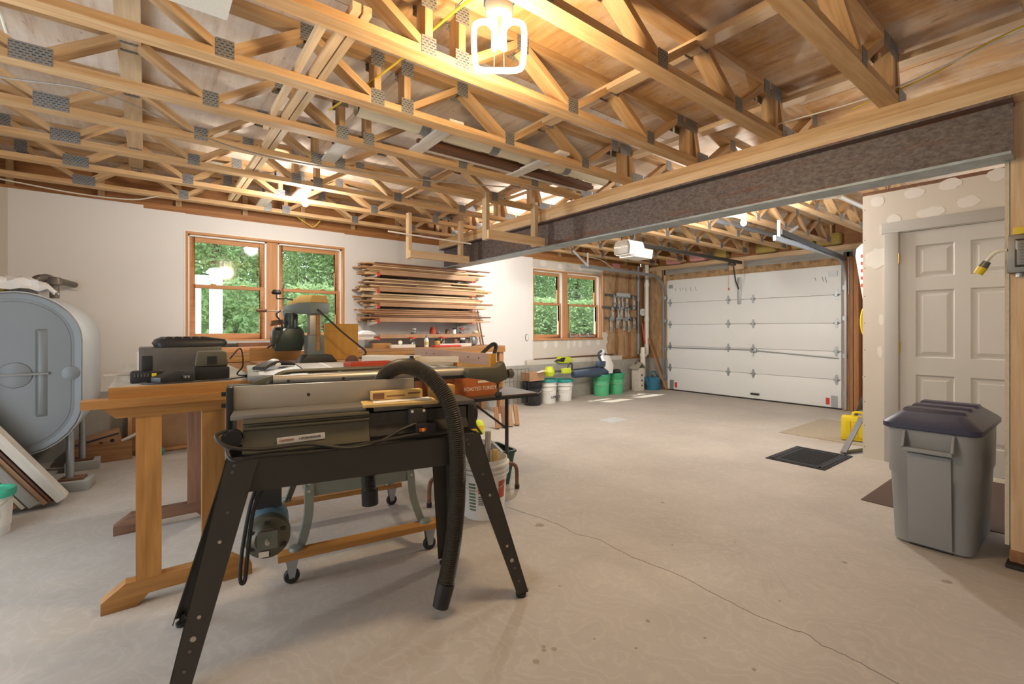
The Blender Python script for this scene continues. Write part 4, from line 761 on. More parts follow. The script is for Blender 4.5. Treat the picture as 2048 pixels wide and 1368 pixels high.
# leaning planks on the left
px_ = -.415
for i, (th_, m, lab) in enumerate(((0.055, 'white_board', 'wide pale plank at the front of the planks leaning by the tank'), (0.014, 'dark_trim', 'thin dark trim strip in the planks leaning by the tank'), (0.024, 'mdf', 'narrow brownish strip in the planks leaning by the tank'), (0.05, 'grey_board', 'grey plank second in the planks leaning by the tank'), (0.02, 'foam', 'thin splintered lath among the planks leaning by the tank'), (0.042, 'brown_wood', 'brown board behind the splintered lath'), (0.04, 'old_pine', 'orange brown board rearmost but one of the leaning planks'), (0.036, 'brown_wood', 'dark brown board at the back of the leaning planks'))):
    d_ = V((-.66, .05, 1.0)); px_ -= th_ * .62; x0 = px_; k_ = min(1.0 - .05 * (i % 3), (x0 + 1.20) / .66); px_ -= th_ * .62 + .006
    tag(stick('leaning_plank', V((x0, 4.44 - .01 * i, .02 + th_ * .3)), V((x0, 4.44 - .01 * i, .02 + th_ * .3)) + d_ * k_, th_, .14 if i in (0, 3) else .09, m, None, (0, -1, .05)), lab, 'plank', 'planks leaning by the oil tank')
bl_ = bucket(-.72, 4.02, 'bucket_white', 'white pail with mint green lid at the left edge', h=.25, r0=.085, r1=.10, lid='mint', grp='pails', rings=0); G().tube([(.0915 * math.cos(t), .0915 * math.sin(t), .12) for t in [R(a) for a in range(-75, 20, 8)]], .001, 4) if 0 else None
g = G(); n = 10
for k in range(n):
    a0, a1 = R(-80 + 90 * k / n), R(-80 + 90 * (k + 1) / n); rz = lambda z: .0865 + .015 * z / .25 + .001
    for z0, z1 in ((.05, .2),): g.add([(rz(z0) * math.cos(a0), rz(z0) * math.sin(a0), z0), (rz(z0) * math.cos(a1), rz(z0) * math.sin(a1), z0), (rz(z1) * math.cos(a1), rz(z1) * math.sin(a1), z1), (rz(z1) * math.cos(a0), rz(z1) * math.sin(a0), z1)], [(0, 1, 2, 3)])
g.obj('paper_label', 'paper', bl_)
text('U', .075, 'blue_ink', bl_, (.035, -.088, .12), (R(90), 0, R(20)), ext=.002)
ct = thing('wooden_crate', 'old wooden crate on the floor behind the tank leg', 'crate', (-.30, 5.68, 0)); 
for p in ((-.22, .2, -.13, -.115), (-.22, .2, .115, .13), (-.22, -.205, -.115, .115), (.185, .2, -.115, .115)): G().box(p[0], p[1], p[2], p[3], 0, .17).obj('side', 'old_pine', ct)
G().box(-.205, .185, -.115, .115, .0, .012).obj('bottom', 'brown_wood', ct)
bxx = thing('product_box', 'tilted printed cardboard box lying in the crate', 'box', (-.34, 5.68, .17)); q = G().box(-.16, .16, -.1, .1, -.05, .06).obj('carton', 'mdf', bxx, bevel=.004); q.rotation_euler = (0, R(-14), 0); q2 = G().box(-.16, .16, -.102, -.1, .03, .045).obj('print_band', 'navy', q)
for k, x in enumerate((-.07, .02, .1)): G().cyl((x, -.1005, -.01), (x, -.102, -.01), .016, n=12).obj('printed_icon', 'ink', q)
tag(G().cyl((-.2, 5.6, .15), (.02, 5.58, .27), .016, n=10).obj('white_tube', 'pvc'), 'white plastic tube sticking out of the crate', 'tube')
fr = thing('framed_panel', 'wood-framed brown panel leaning on the foundation under the bench', 'panel', (.28, 5.74, .0)); 
for a, b in (((-.4, .02), (-.4, .52)), ((.38, .02), (.38, .52)), ((-.42, .02), (.4, .02)), ((-.42, .52), (.4, .52))): stick('frame_bar', (a[0], -.02 + a[1] * .1, a[1]), (b[0], -.02 + b[1] * .1, b[1]), .03, .045, 'window_wood', fr, (0, 1, 0))
G().loft([[(-.4, .01, .02), (.4, .01, .02), (.4, .065, .52), (-.4, .065, .52)], [(-.4, .02, .02), (.4, .02, .02), (.4, .075, .52), (-.4, .075, .52)]]).obj('panel', 'mdf', fr)
tag(G().lathe([(0, 0), (.08, .0), (.09, .05), (.05, .12), (0, .13)], 14, (.05, 5.55, 0)).obj('cloth_bundle', 'teal'), 'teal cloth bundle on the floor under the bench', 'cloth')

# ================================================================== TRESTLE BENCH
wbn = thing('trestle_bench', 'orange wooden trestle workbench with overhanging front cleat', 'workbench', (.13, 2.62, 0))
def foot(y, m):
    G().prism([(-.28, 0), (-.16, 0), (-.12, .045), (.12, .045), (.16, 0), (.28, 0), (.28, .05), (.20, .11), (-.20, .11), (-.28, .05)], 'y', y - .03, y + .03).obj('trestle_foot', m, wbn, bevel=.003)
    for x in (-.12, .12): stick('leg', (x, y, .10), (x, y, .87), .09, .055, m, wbn, (0, 1, 0))
    G().prism([(-.27, .86), (-.23, .82), (.2, .82), (.24, .86), (.24, .87), (-.27, .87)], 'y', y - .035, y + .035).obj('cross_bearer', m, wbn)
foot(0, 'golden_wood'); foot(.95, 'brown_wood')
stick('front_cleat', (-.34, -.02, .885), (.2, -.02, .885), .09, .034, 'golden_wood', wbn)
stick('top_plank', (-.11, .0, .925), (-.11, 1.62, .925), .29, .045, 'grey_board', wbn); stick('top_plank', (.18, .03, .925), (.18, 1.62, .925), .285, .045, 'grey_board', wbn)
stick('front_edge', (-.255, -.012, .925), (.33, -.012, .925), .03, .046, 'golden_wood', wbn)
for i, (x, y, rz) in enumerate(((-.1, .22, 0), (-.02, .13, 25))): pass
def bench(n, lab, cat, x, y, rz=0, grp=None): return thing(n, lab, cat, (.13 + x, 2.62 + y, .9475), rz, grp)
ch = bench('battery_charger', 'black charger with yellow tag and battery standing in it', 'charger', -.125, .17, -5); G().box(-.06, .06, -.045, .045, 0, .055).obj('body', 'black_plastic', ch, bevel=.008); G().box(-.02, .02, -.02, .02, .055, .125).obj('battery', 'black_plastic', ch, bevel=.003); G().box(.02, .038, -.0465, -.045, .03, .045).obj('tag', 'yellow', ch)
for k in range(5): G().box(-.045 + .012 * k, -.039 + .012 * k, -.047, -.044, .03, .045).obj('vent', 'steel_dark', ch)
ch2 = bench('power_adapter', 'black power adapter lying tilted with its prongs toward the camera', 'adapter', -.01, .1, 30); G().prism([(-.1, 0), (.06, 0), (.06, .05), (-.02, .055), (-.1, .03)], 'y', -.035, .035).obj('body', 'black_plastic', ch2, bevel=.006); G().box(.0, .006, -.05, -.035, .02, .03).box(.014, .02, -.05, -.035, .02, .03).obj('prong', 'steel', ch2)
rd = bench('dual_charger', 'large black charger unit with grey face beside the adapter', 'charger', .13, .17, -3); G().box(-.075, .075, -.06, .06, 0, .065).obj('base', 'black_plastic', rd, bevel=.012); G().prism([(-.07, .065), (.07, .065), (.06, .14), (-.06, .14)], 'y', -.05, .05).obj('housing', 'machine_olive', rd, bevel=.012); G().box(-.02, .02, -.052, -.045, .075, .115).obj('latch', 'black_plastic', rd)
mb = bench('grey_toolbox', 'long grey metal box at the back of the bench', 'toolbox', .04, .62, 0); G().box(-.2, .17, -.12, .15, 0, .15).obj('box', 'steel_dark', mb, bevel=.004); G().box(-.205, -.2, -.1, .1, .02, .13).obj('end_label', 'paper', mb)
fo = thing('folded_tarp', 'folded dark grey tarp on top of the grey toolbox', 'tarp', (.20, 3.24, 1.0985), 5); G().loft([rrect(0, 0, .16, .1, .03, .0), rrect(0, 0, .17, .1, .03, .02), rrect(.0, 0, .16, .09, .03, .04), rrect(-.03, 0, .1, .08, .03, .055)]).obj('cloth', 'black_plastic', fo)
for k in range(5): G().tube([(-.13 + .04 * k, -.085, .05), (-.09 + .04 * k, .085, .052)], .006, 6).obj('fold', 'steel_dark', fo)
cd_ = bench('tangled_cord', 'tangled thin black cord spilling over the bench edge', 'cord', .2, .2); G().tube(arc([(0, -.1, .1), (.05, -.08, .15), (.07, -.02, .06), (.05, .02, .01), (.12, -.05, .008), (.2, -.1, .008), (.26, -.16, .0), (.2, -.18, .006), (.1, -.1, .008), (.0, -.16, .006), (-.06, -.2, .008)], 8), .0035, 6).obj('cord', 'cord_black', cd_); G().tube(arc([(-.3, -.1, .006), (-.35, -.13, .006), (-.28, -.2, .006), (-.1, -.19, .006), (0, -.17, .006)], 6), .0035, 6).obj('cord_tail', 'cord_black', cd_)
tag(G().cyl((-.17, 3.15, .962), (.1, 3.15, .965), .008, n=8).obj('metal_rod', 'steel'), 'thin steel rod lying across the bench behind the charger', 'rod')

# ================================================================== JOINTER (foreground)
JO = (.711, 1.978, 0); jt = thing('jointer', 'black jointer planer with silver fence on a splayed steel stand', 'jointer', JO, -11.4)
def leg(tx0, tx1, bx0, bx1, ty, by, lab=None):
    s = 1 if ty < 0 else -1; th = .004 * s; g = G()
    g.loft([[(bx0, by, .02), (bx1, by, .02), (bx1, by + th, .02), (bx0, by + th, .02)], [(tx0, ty, .735), (tx1, ty, .735), (tx1, ty + th, .735), (tx0, ty + th, .735)]])
    ox, oxt = (bx0, tx0) if tx0 < 0 else (bx1, tx1); d = .004 if tx0 < 0 else -.004
    g.loft([[(ox, by, .02), (ox + d, by, .02), (ox + d, by + .05 * s, .02), (ox, by + .05 * s, .02)], [(oxt, ty, .735), (oxt + d, ty, .735), (oxt + d, ty + .06 * s, .735), (oxt, ty + .06 * s, .735)]])
    l_ = g.obj('leg', 'black_metal', jt, smooth=0); cx = (bx0 + bx1) / 2
    G().lathe([(0, 0), (.022, 0), (.024, .012), (.012, .02), (.008, .045), (0, .045)], 12, (cx, by + .02 * s, 0)).obj('leveling_foot', 'dark_rubber', l_)
    for f_ in (.08, .16, .21, .3, .62, .75, .94, .97):
        x = bx0 + (tx0 - bx0) * f_ + ((bx1 - bx0) + ((tx1 - tx0) - (bx1 - bx0)) * f_) * (.5 if f_ < .9 else .3); y = by + (ty - by) * f_; z = .02 + .715 * f_
        G().cyl((x, y, z), (x, y - .002 * s, z), .006 if f_ != .21 else .009, n=10).obj('bolt' if f_ > .5 else 'punched_hole', 'steel' if f_ in (.62, .3, .21) else 'steel_dark', l_)
leg(-.47, -.365, -.625, -.56, -.15, -.235); leg(.40, .50, .645, .70, -.15, -.235); leg(-.47, -.365, -.68, -.62, .15, .235); leg(.36, .44, .43, .48, .15, .235)
for s in (-1, 1):
    G().box(-.46, .42, s * .148 - .002, s * .148 + .002, .612, .728).box(-.46, .48, min(s * .148, s * .11), max(s * .148, s * .11), .726, .732).obj('side_rail', 'black_metal', jt, smooth=0)
for x in (-.47, .495): G().box(x - .002, x + .002, -.15, .15, .64, .732).obj('end_rail', 'black_metal', jt, smooth=0)
G().prism([(-.10, .735), (.10, .735), (.09, .80), (.10, .862), (-.105, .862), (-.11, .85), (-.095, .846), (-.095, .838), (-.11, .834), (-.11, .826), (-.098, .822), (-.10, .80), (-.115, .765), (-.13, .745)], 'x', -.42, .03).obj('bed_casting', 'machine_olive', jt, bevel=.003)
G().prism([(-.10, .735), (.10, .735), (.10, .85), (-.09, .85), (-.09, .8), (-.12, .76)], 'x', .03, .46).obj('bed_casting', 'black_metal', jt, bevel=.004)
G().box(-.46, .02, -.09, .09, .862, .880).obj('outfeed_table', 'cast_iron', jt, bevel=.003); G().box(.05, .50, -.09, .10, .855, .874).obj('infeed_table', 'steel_dark', jt, bevel=.003)
G().prism([(.47, .74), (.515, .74), (.50, .85), (.47, .85)], 'y', -.08, .08).obj('infeed_end', 'black_metal', jt)
fe = G().box(-.46, .255, .045, .062, .880, .972).obj('fence', 'steel', jt, bevel=.002); G().box(-.483, -.462, .02, .08, .79, .972).obj('fence_end_cap', 'black_plastic', jt, bevel=.006); G().cyl((-.19, .044, .925), (-.19, .048, .925), .007, n=12).obj('fence_hole', 'ink', fe)
for z in (.90, .945): G().cyl((-.5, .05, z), (-.462, .05, z), .009, n=8).obj('fence_screw', 'black_plastic', jt)
G().box(.02, .12, .062, .20, .865, .93).obj('fence_carriage', 'black_metal', jt, bevel=.01); G().box(-.02, .46, .10, .17, .80, .86).obj('rear_ledge', 'black_metal', jt)
np_ = G().box(-.28, -.112, -.1155, -.112, .783, .807).obj('name_plate', 'paper', jt); np_.rotation_euler.y = R(-2); np_.location.z = -.008
text('CRAFTSMAN', .0125, 'red_ink', np_, (-.248, -.1165, .795), (R(90), 0, 0), sx=.72); text('6 1/8" JOINTER/PLANER', .0125, 'ink', np_, (-.166, -.1165, .795), (R(90), 0, 0), sx=.6)
G().cyl((.085, -.09, .83), (.085, -.105, .83), .022, n=18).cyl((.085, -.1, .83), (.085, -.11, .83), .012, n=12).obj('pivot_knob', 'black_metal', jt)
G().box(.19, .26, -.135, -.09, .79, .86).obj('switch_bracket', 'black_metal', jt, bevel=.003)
for x in (.2, .25): G().cyl((x, -.137, .852), (x, -.133, .852), .006, n=10).obj('screw_head', 'paper', jt)
G().box(.21, .30, -.15, -.1, .755, .80).obj('switch_box', 'black_plastic', jt, bevel=.008); G().box(.225, .255, -.158, -.15, .768, .782).obj('switch_paddle', 'red', jt, bevel=.003); G().cyl((.24, -.158, .775), (.24, -.162, .774), .006, n=8).obj('switch_key', 'yellow', jt)
G().lathe([(0, 0), (.05, .005), (.055, .02), (.05, .04), (.02, .045), (0, .045)], 22, (.5, .02, .80), 'x').obj('handwheel', 'black_plastic', jt); G().cyl((.53, .02, .76), (.56, -.03, .70), .006, n=8).obj('crank_handle', 'black_metal', jt)
G().cyl((-.47, -.09, .80), (-.47, -.02, .80), .02, n=12).cyl((-.45, -.12, .80), (-.45, -.07, .80), .03, n=14).obj('adjust_knob', 'black_plastic', jt)
for k, pts in enumerate(([(-.47, -.10, .83), (-.5, -.14, .82), (-.46, -.165, .785), (-.36, -.165, .765), (-.2, -.155, .763), (-.06, -.165, .735), (.06, -.155, .745), (.15, -.14, .78), (.22, -.13, .80)], [(-.47, -.08, .80), (-.465, -.14, .76), (-.44, -.165, .735), (-.36, -.165, .742), (-.2, -.16, .735), (-.06, -.16, .738), (.1, -.155, .75), (.24, -.15, .76)])):
    G().tube(arc(pts, 8), .0065, 8).obj('power_cord', 'cord_black', jt)
G().tube(arc([(-.28, .16, .61), (-.1, .17, .57), (.1, .17, .575), (.25, .16, .615)], 6), .006, 8).obj('power_cord', 'cord_black', jt)
mo = G().cyl((-.34, .02, .385), (-.34, .20, .385), .078, n=28).obj('motor_shell', 'motor_blue', jt, bevel=.006); G().lathe([(.0, -.045), (.045, -.045), (.06, -.03), (.08, -.02), (.083, .02), (.08, .03), (0, .03)], 28, (-.34, .0, .385), 'y').obj('motor_end_bell', 'machine_olive', jt)
G().box(-.375, -.305, -.05, -.044, .35, .42).obj('motor_face', 'machine_grey', mo, bevel=.003); G().cyl((-.34, -.05, .385), (-.34, -.08, .385), .008, n=10).obj('motor_shaft', 'steel', mo); G().box(-.37, -.335, -.054, -.05, .325, .345).obj('motor_sticker', 'paper', mo)
for k in range(6): a = R(60 * k + 30); G().box(-.34 + .062 * math.cos(a) - .01, -.34 + .062 * math.cos(a) + .01, -.036, -.028, .385 + .062 * math.sin(a) - .006, .385 + .062 * math.sin(a) + .006).obj('cooling_slot', 'ink', mo)
G().bar((-.34, .1, .46), (-.34, .1, .62), .1, .008, (0, 1, 0)).obj('motor_hanger', 'black_metal', jt)
G().tube(arc([(-.375, -.06, .61), (-.40, -.06, .52), (-.425, -.06, .36), (-.43, -.06, .26), (-.415, -.06, .255), (-.405, -.06, .36), (-.385, -.06, .52), (-.35, -.06, .6)], 8), .007, 8).obj('drive_belt', 'dark_rubber', jt)
def corr(name, pts, r, parent, pitch=.0085, m='hose_black'):
    P = arc(pts, 24); L = [0]
    for i in range(1, len(P)): L.append(L[-1] + (P[i] - P[i - 1]).length)
    n = int(L[-1] / pitch * 2); out = []; rs = []; j = 0
    for k in range(n + 1):
        s = L[-1] * k / n
        while j < len(L) - 2 and L[j + 1] < s: j += 1
        t = (s - L[j]) / max(1e-6, L[j + 1] - L[j]); out.append(P[j].lerp(P[j + 1], t)); rs.append(r if k % 2 else r * .86)
    return G().tube(out, rs, 14).obj(name, m, parent, smooth=25)
h = thing('dust_hose', 'black corrugated dust hose arching over the jointer to the floor', 'hose', JO, -11.4)
corr('hose', [(.12, .16, .93), (.15, .10, 1.0), (.20, .02, 1.03), (.265, -.07, 1.01), (.33, -.14, .93), (.365, -.18, .82), (.38, -.19, .66), (.378, -.19, .46), (.362, -.19, .30), (.34, -.19, .18), (.325, -.19, .12)], .036, h)
G().cyl((.33, -.19, .13), (.305, -.19, .035), .038, .034, n=18).obj('hose_cuff', 'black_plastic', h)
h2 = thing('dust_hose', 'short black corrugated hose hanging below the jointer stand', 'hose', JO, -11.4); corr('hose', [(.06, .10, .73), (.062, .11, .62), (.066, .12, .52), (.07, .12, .46)], .035, h2, .011); G().cyl((.07, .12, .47), (.072, .12, .40), .037, n=16).obj('hose_cuff', 'black_plastic', h2)
bxn = thing('knife_box', 'long narrow tan carton lying on the jointer table', 'box', (0, 0, 0)); 
def jl(o, x, y, z, rz=0):
    a = R(-11.4); o.location = (JO[0] + x * math.cos(a) - y * math.sin(a), JO[1] + x * math.sin(a) + y * math.cos(a), z); o.rotation_euler.z = R(-11.4 + rz); return o
jl(bxn, .165, -.0, .892, 2); G().box(-.11, .11, -.025, .025, 0, .036).obj('carton', 'manila', bxn, bevel=.002); G().box(-.108, -.06, -.026, -.025, .004, .03).obj('dark_panel', 'brown_wood', bxn); text('BLADE SET  JOINTER KNIVES', .011, 'ink', bxn, (.025, -.0256, .018), (R(90), 0, 0)) if 0 else G().box(-.05, .03, -.0256, -.025, .012, .018).box(.045, .1, -.0256, -.025, .018, .026).obj('print', 'brown_wood', bxn)
en = thing('envelope', 'tan manila envelope of papers on the jointer table', 'envelope', (0, 0, 0)); jl(en, .17, -.055, .8755, -4); G().box(-.16, .15, -.06, .06, 0, .012).obj('envelope', 'manila', en, bevel=.001); G().loft([[(-.11, -.04, .012), (.12, -.03, .012), (.12, .05, .012), (-.11, .05, .012)], [(-.12, -.042, .0145), (.13, -.03, .02), (.13, .05, .016), (-.11, .05, .0145)]]).obj('loose_sheet', 'paper', en)
yb = thing('block_box', 'small yellow carton behind the hose on the jointer', 'box', (0, 0, 0)); jl(yb, .39, .04, .8745, 3); G().box(-.06, .05, -.03, .04, 0, .06).obj('carton', 'card_tan', yb, bevel=.002)

# ================================================================== TABLE SAW
TS = thing('table_saw', 'grey table saw with cast iron top on a wheeled wooden base', 'table saw', (.93, 2.70, 0), -8)
for y in (-.37, .37):
    stick('skid_board', (-.40, y, .135), (.40, y, .135), .07, .03, 'golden_wood', TS)
    for x in (-.34, .34):
        c_ = G().lathe([(0, -.014), (.03, -.014), (.035, -.006), (.035, .006), (.03, .014), (0, .014)], 18, (x, y, .035), 'y').obj('caster_wheel', 'dark_rubber', TS); G().prism([(x - .028, .12), (x + .028, .12), (x + .012, .03), (x - .012, .03)], 'y', y - .02, y - .016).prism([(x - .028, .12), (x + .028, .12), (x + .012, .03), (x - .012, .03)], 'y', y + .016, y + .02).box(x - .03, x + .03, y - .025, y + .025, .112, .12).obj('caster_fork', 'galv', TS)
for sx in (-1, 1):
    for sy in (-1, 1):
        x, y = .27 * sx, .31 * sy
        pts = [(x + .05 * sx, y + .05 * sy, .152), (x + .03 * sx, y + .045 * sy, .20), (x + .005 * sx, y + .02 * sy, .30), (x, y, .42), (x - .02 * sx, y - .03 * sy, .62)]
        g = G(); P = arc(pts, 5); g.loft([[p + V((-.035 * sx, 0, 0)), p + V((.005 * sx, 0, 0)), p + V((.005 * sx, -.035 * sy, 0)), p + V((.001 * sx, -.035 * sy, 0)), p + V((.001 * sx, -.004 * sy, 0)), p + V((-.035 * sx, -.004 * sy, 0))] for p in P]); L_ = g.obj('leg', 'machine_grey', TS)
        G().lathe([(.035, .150), (.03, .165), (.012, .17), (0, .17)], 14, (x + .05 * sx, y + .05 * sy, 0)).obj('foot_pad', 'machine_grey', L_)
        for z in (.40, .44): G().cyl((x - .012 * sx, y + .004 * sy, z), (x - .012 * sx, y + .008 * sy, z), .008, n=10).obj('bolt', 'steel', L_)
for sy in (-1, 1): G().box(-.27, .27, .30 * sy - .004, .30 * sy + .004, .37, .47).obj('stand_rail', 'machine_grey', TS)
for sx in (-1, 1): G().box(.265 * sx - .004, .265 * sx + .004, -.3, .3, .37, .47).obj('stand_rail', 'machine_grey', TS)
stick('shelf_board', (-.26, -.15, .478), (.26, -.15, .478), .27, .018, 'golden_wood', TS); stick('shelf_board', (-.26, .15, .478), (.26, .15, .478), .27, .018, 'golden_wood', TS)
G().box(-.02, .25, -.27, -.05, .489, .60).obj('shelf_box', 'yellow_ply', TS, bevel=.003); G().cyl((-.3, -.2, .52), (-.3, .1, .52), .06, n=16).obj('drive_motor', 'black_metal', TS, bevel=.006)
G().loft([rrect(0, 0, .25, .27, .02, .60), rrect(0, 0, .29, .30, .02, .66), rrect(0, 0, .29, .30, .02, .94)]).obj('cabinet', 'machine_grey', TS)
top = G().box(-.26, .26, -.35, .35, .945, .985).obj('table_top', 'cast_iron', TS, bevel=.003)
for x in (-.12, .14): G().box(x - .01, x + .01, -.351, .351, .9845, .986).obj('miter_slot', 'galv_light', top)
for s, m in ((-1, 'galv'), (1, 'galv')):
    wn = G().box(min(s * .265, s * .52), max(s * .265, s * .52), -.35, .35, .955, .984).obj('extension_wing', m, TS, bevel=.003)
    for k in range(3): G().box(s * (.32 + .07 * k) - .012, s * (.32 + .07 * k) + .012, -.33, .33, .9835, .985).obj('wing_groove', 'galv_light', wn)
G().box(-.6, .62, -.43, -.36, .925, .95).obj('rail_angle', 'black_metal', TS); G().cyl((-.42, -.41, .965), (.62, -.45, .965), .021, n=20).obj('front_rail', 'steel', TS); G().cyl((-.5, .4, .95), (.6, .4, .95), .018, n=14).obj('rear_rail', 'steel', TS)
for x in (-.36, -.12, .5): G().cyl((x, -.43 - .02 * (x + .4), .96), (x, -.44 - .02 * (x + .4), .96), .007, n=10).obj('rail_screw', 'black_metal', TS)
G().prism([(-.45, .90), (-.40, .93), (-.36, .985), (-.42, .985), (-.5, .96), (-.52, .90)], 'y', -.40, -.36).obj('rail_end_bracket', 'machine_olive', TS, bevel=.006)
fb = stick('rip_fence', (.70, -.40, 1.02), (.60, .62, 1.02), .035, .068, 'fence_wood', TS); stick('fence_end', (.703, -.43, 1.02), (.70, -.40, 1.02), .037, .07, 'yellow_ply', TS)
for q_ in (.1, .22, .68, .8): G().cyl((.70 - .1 * q_ - .0185, -.40 + 1.02 * q_, 1.025), (.70 - .1 * q_ - .017, -.40 + 1.02 * q_, 1.025), .006, n=8).obj('fence_hole', 'ink', TS)
G().prism([(.50, .935), (.60, .92), (.68, .895), (.75, .92), (.735, .98), (.72, 1.02), (.68, .985), (.50, .985)], 'y', -.53, -.45).obj('fence_clamp', 'machine_olive', TS, bevel=.014); G().lathe([(0, 0), (.025, .005), (.028, .03), (.02, .04), (0, .04)], 16, (.75, -.50, .945), 'x').obj('adjust_knob', 'steel_dark', TS); G().cyl((.69, -.5, .90), (.68, -.53, .85), .006, n=8).obj('lock_lever', 'black_metal', TS); G().lathe([(0, -.022), (.016, -.016), (.022, 0), (.016, .016), (0, .022)], 16, (.68, -.535, .835)).obj('lever_ball', 'black_plastic', TS)
G().tube(arc([(-.45, -.40, .93), (-.42, -.39, .97), (-.36, -.37, .995), (-.2, -.34, .995), (.05, -.32, .993), (.2, -.28, .993)], 8), .011, 8).obj('power_cable', 'machine_olive', TS)
def onsaw(n, lab, cat, x, y, rz=0, z=.986, grp=None):
    a = R(-8); return thing(n, lab, cat, (.93 + x * math.cos(a) - y * math.sin(a), 2.70 + x * math.sin(a) + y * math.cos(a), z), -8 + rz, grp)
cc = onsaw('cord_bundle', 'bundled black cord tied with white string on the saw wing', 'cord', -.40, .02, 62)
for k in range(4): G().tube(arc([(-.16, -.03 + .016 * k, .012), (-.05, -.024 + .013 * k, .03), (.05, -.024 + .013 * k, .03), (.17, -.04 + .02 * k, .01)], 5), .01, 6).obj('cord_loop', 'cord_black', cc)
G().lathe([(.026, -.03), (.029, -.01), (.029, .01), (.026, .03)], 14, (0, -.004, .022), 'x').obj('string_wrap', 'bag', cc)
tr = onsaw('parts_tray', 'red orange plastic divided tray on the saw table', 'tray', .09, -.08, 8); G().box(-.13, .13, -.06, .06, 0, .008).obj('tray_base', 'red_orange', tr)
for p in ((-.13, .13, -.06, -.052), (-.13, .13, .052, .06), (-.13, -.122, -.052, .052), (.122, .13, -.052, .052), (-.03, -.024, -.052, .052), (.05, .056, -.052, .052), (-.122, .122, -.003, .003)): G().box(*p, .008, .024).obj('tray_wall', 'red_orange', tr)
hx = onsaw('wood_offcut', 'whitewashed thick board lying at an angle on the saw table', 'board', .27, .12, -38); G().box(-.17, .17, -.06, .06, 0, .045).obj('board', 'white_board', hx, bevel=.002); G().box(.171, .173, -.05, .05, .005, .04).obj('end_grain', 'foam', hx)
mg = onsaw('miter_gauge', 'steel mitre gauge with dark head on the saw table', 'gauge', .33, -.16, -20); G().box(-.02, .22, -.012, .012, 0, .012).obj('bar', 'steel', mg); G().box(-.05, .0, -.035, .035, 0, .04).obj('head', 'black_metal', mg, bevel=.006); G().cyl((-.02, 0, .04), (-.02, 0, .055), .012, n=10).obj('knob', 'black_plastic', mg)
ss = onsaw('hand_square', 'flat steel square lying beside the mitre gauge', 'square', .44, .0, -15, .986); 
G().box(-.1, .14, -.03, .02, 0, .004).obj('blade', 'steel', ss)
rr_ = onsaw('red_tool', 'red plastic tool with black grip by the fence', 'tool', .40, .22, -30, .986); G().prism([(-.12, 0), (.10, 0), (.12, .02), (.0, .03), (-.12, .02)], 'y', -.04, .03).obj('body', 'red', rr_, bevel=.005); G().lathe([(0, -.03), (.022, -.03), (.024, .03), (0, .03)], 12, (.03, -.06, .025), 'x').obj('grip', 'black_plastic', rr_)

# ================================================================== FOLDING TABLE
FT = thing('folding_table', 'brown laminate folding table with tube legs behind the jointer', 'table', (1.93, 3.38, 0), -6)
G().box(-.38, .38, -.8, .8, .715, .74).obj('table_top', 'laminate_brown', FT, bevel=.004); G().box(-.384, .384, -.804, .804, .712, .73).obj('edge_band', 'black_plastic', FT)
for y in (-.60, .60):
    for x in (-.28, .24): G().cyl((x, y, .26 if 0 else .20), (x, y, .715), .014, n=12).obj('leg', 'black_metal', FT)
    G().tube(arc([(.24, y, .24), (.25, y, .2), (.29, y, .19), (.325, y, .15), (.33, y, .02)], 5), .014, 10).obj('leg_foot', 'brown_wood', FT); G().tube(arc([(-.28, y, .24), (-.29, y, .2), (-.33, y, .19), (-.365, y, .15), (-.37, y, .02)], 5), .014, 10).obj('leg_foot', 'brown_wood', FT); G().cyl((-.28, y, .2), (.24, y, .2), .012, n=8).obj('leg_crossbar', 'black_metal', FT)
    for x in (.33, -.37): G().cyl((x, y, 0), (x, y, .03), .018, n=10).obj('foot_cap', 'black_plastic', FT)
    G().tube([(.24, y, .46), (.2, y, .49), (-.02, y + .02, .66)], .008, 8).obj('leg_brace', 'black_metal', FT)
def onft(n, lab, cat, x, y, rz=0, z=.7405):
    a = R(-6); return thing(n, lab, cat, (1.93 + x * math.cos(a) - y * math.sin(a), 3.48 + x * math.sin(a) + y * math.cos(a), z), -6 + rz)
tb = onft('turkey_carton', 'brown carton printed ROASTED TURKEY on the folding table', 'box', -.06, -.70, 2); G().box(-.19, .16, -.14, .14, 0, .15).obj('carton', 'turkey_card', tb, bevel=.002)
text('ROASTED TURKEY', .036, 'paper', tb, (.01, -.1405, .05), (R(90), 0, 0), sx=.85); text('Jennie-O', .026, 'paper', tb, (.03, -.1405, .115), (R(90), 0, 0)) if 0 else G().box(-.01, .075, -.1415, -.14, .09, .104).box(.012, .055, -.1415, -.14, .11, .118).obj('logo_print', 'paper', tb)
G().box(-.4, -.2, -.1, .16, 0, .14).obj('carton', 'turkey_card', onft('plain_carton', 'plain brown carton behind the hose on the folding table', 'box', .02, -.55, 2), bevel=.002)
yb2 = onft('open_carton', 'yellow brown carton holding a black tool, on the folding table', 'box', .20, -.44, 2); G().box(-.13, .11, -.1, .12, 0, .20).obj('carton', 'card_tan', yb2, bevel=.002); G().prism([(.06, .03), (.085, .03), (.085, .055), (.08, .055), (.08, .035), (.06, .035)], 'y', -.1015, -.1).obj('printed_mark', 'ink', yb2)
bt = onft('black_tool', 'black handled tool sticking up out of the yellow carton', 'tool', .22, -.42, 0, .88); G().tube(arc([(-.1, 0, .06), (-.03, 0, .12), (.06, 0, .19), (.10, 0, .18), (.07, 0, .08)], 5), .016, 8).obj('handle', 'black_plastic', bt)
wb_ = bucket(1.735, 2.515, 'bucket_white', 'white five gallon bucket with printed label behind the jointer leg', grp='buckets near the jointer'); rz = lambda z: .13 + .02 * z / .37 * .97 + .0015
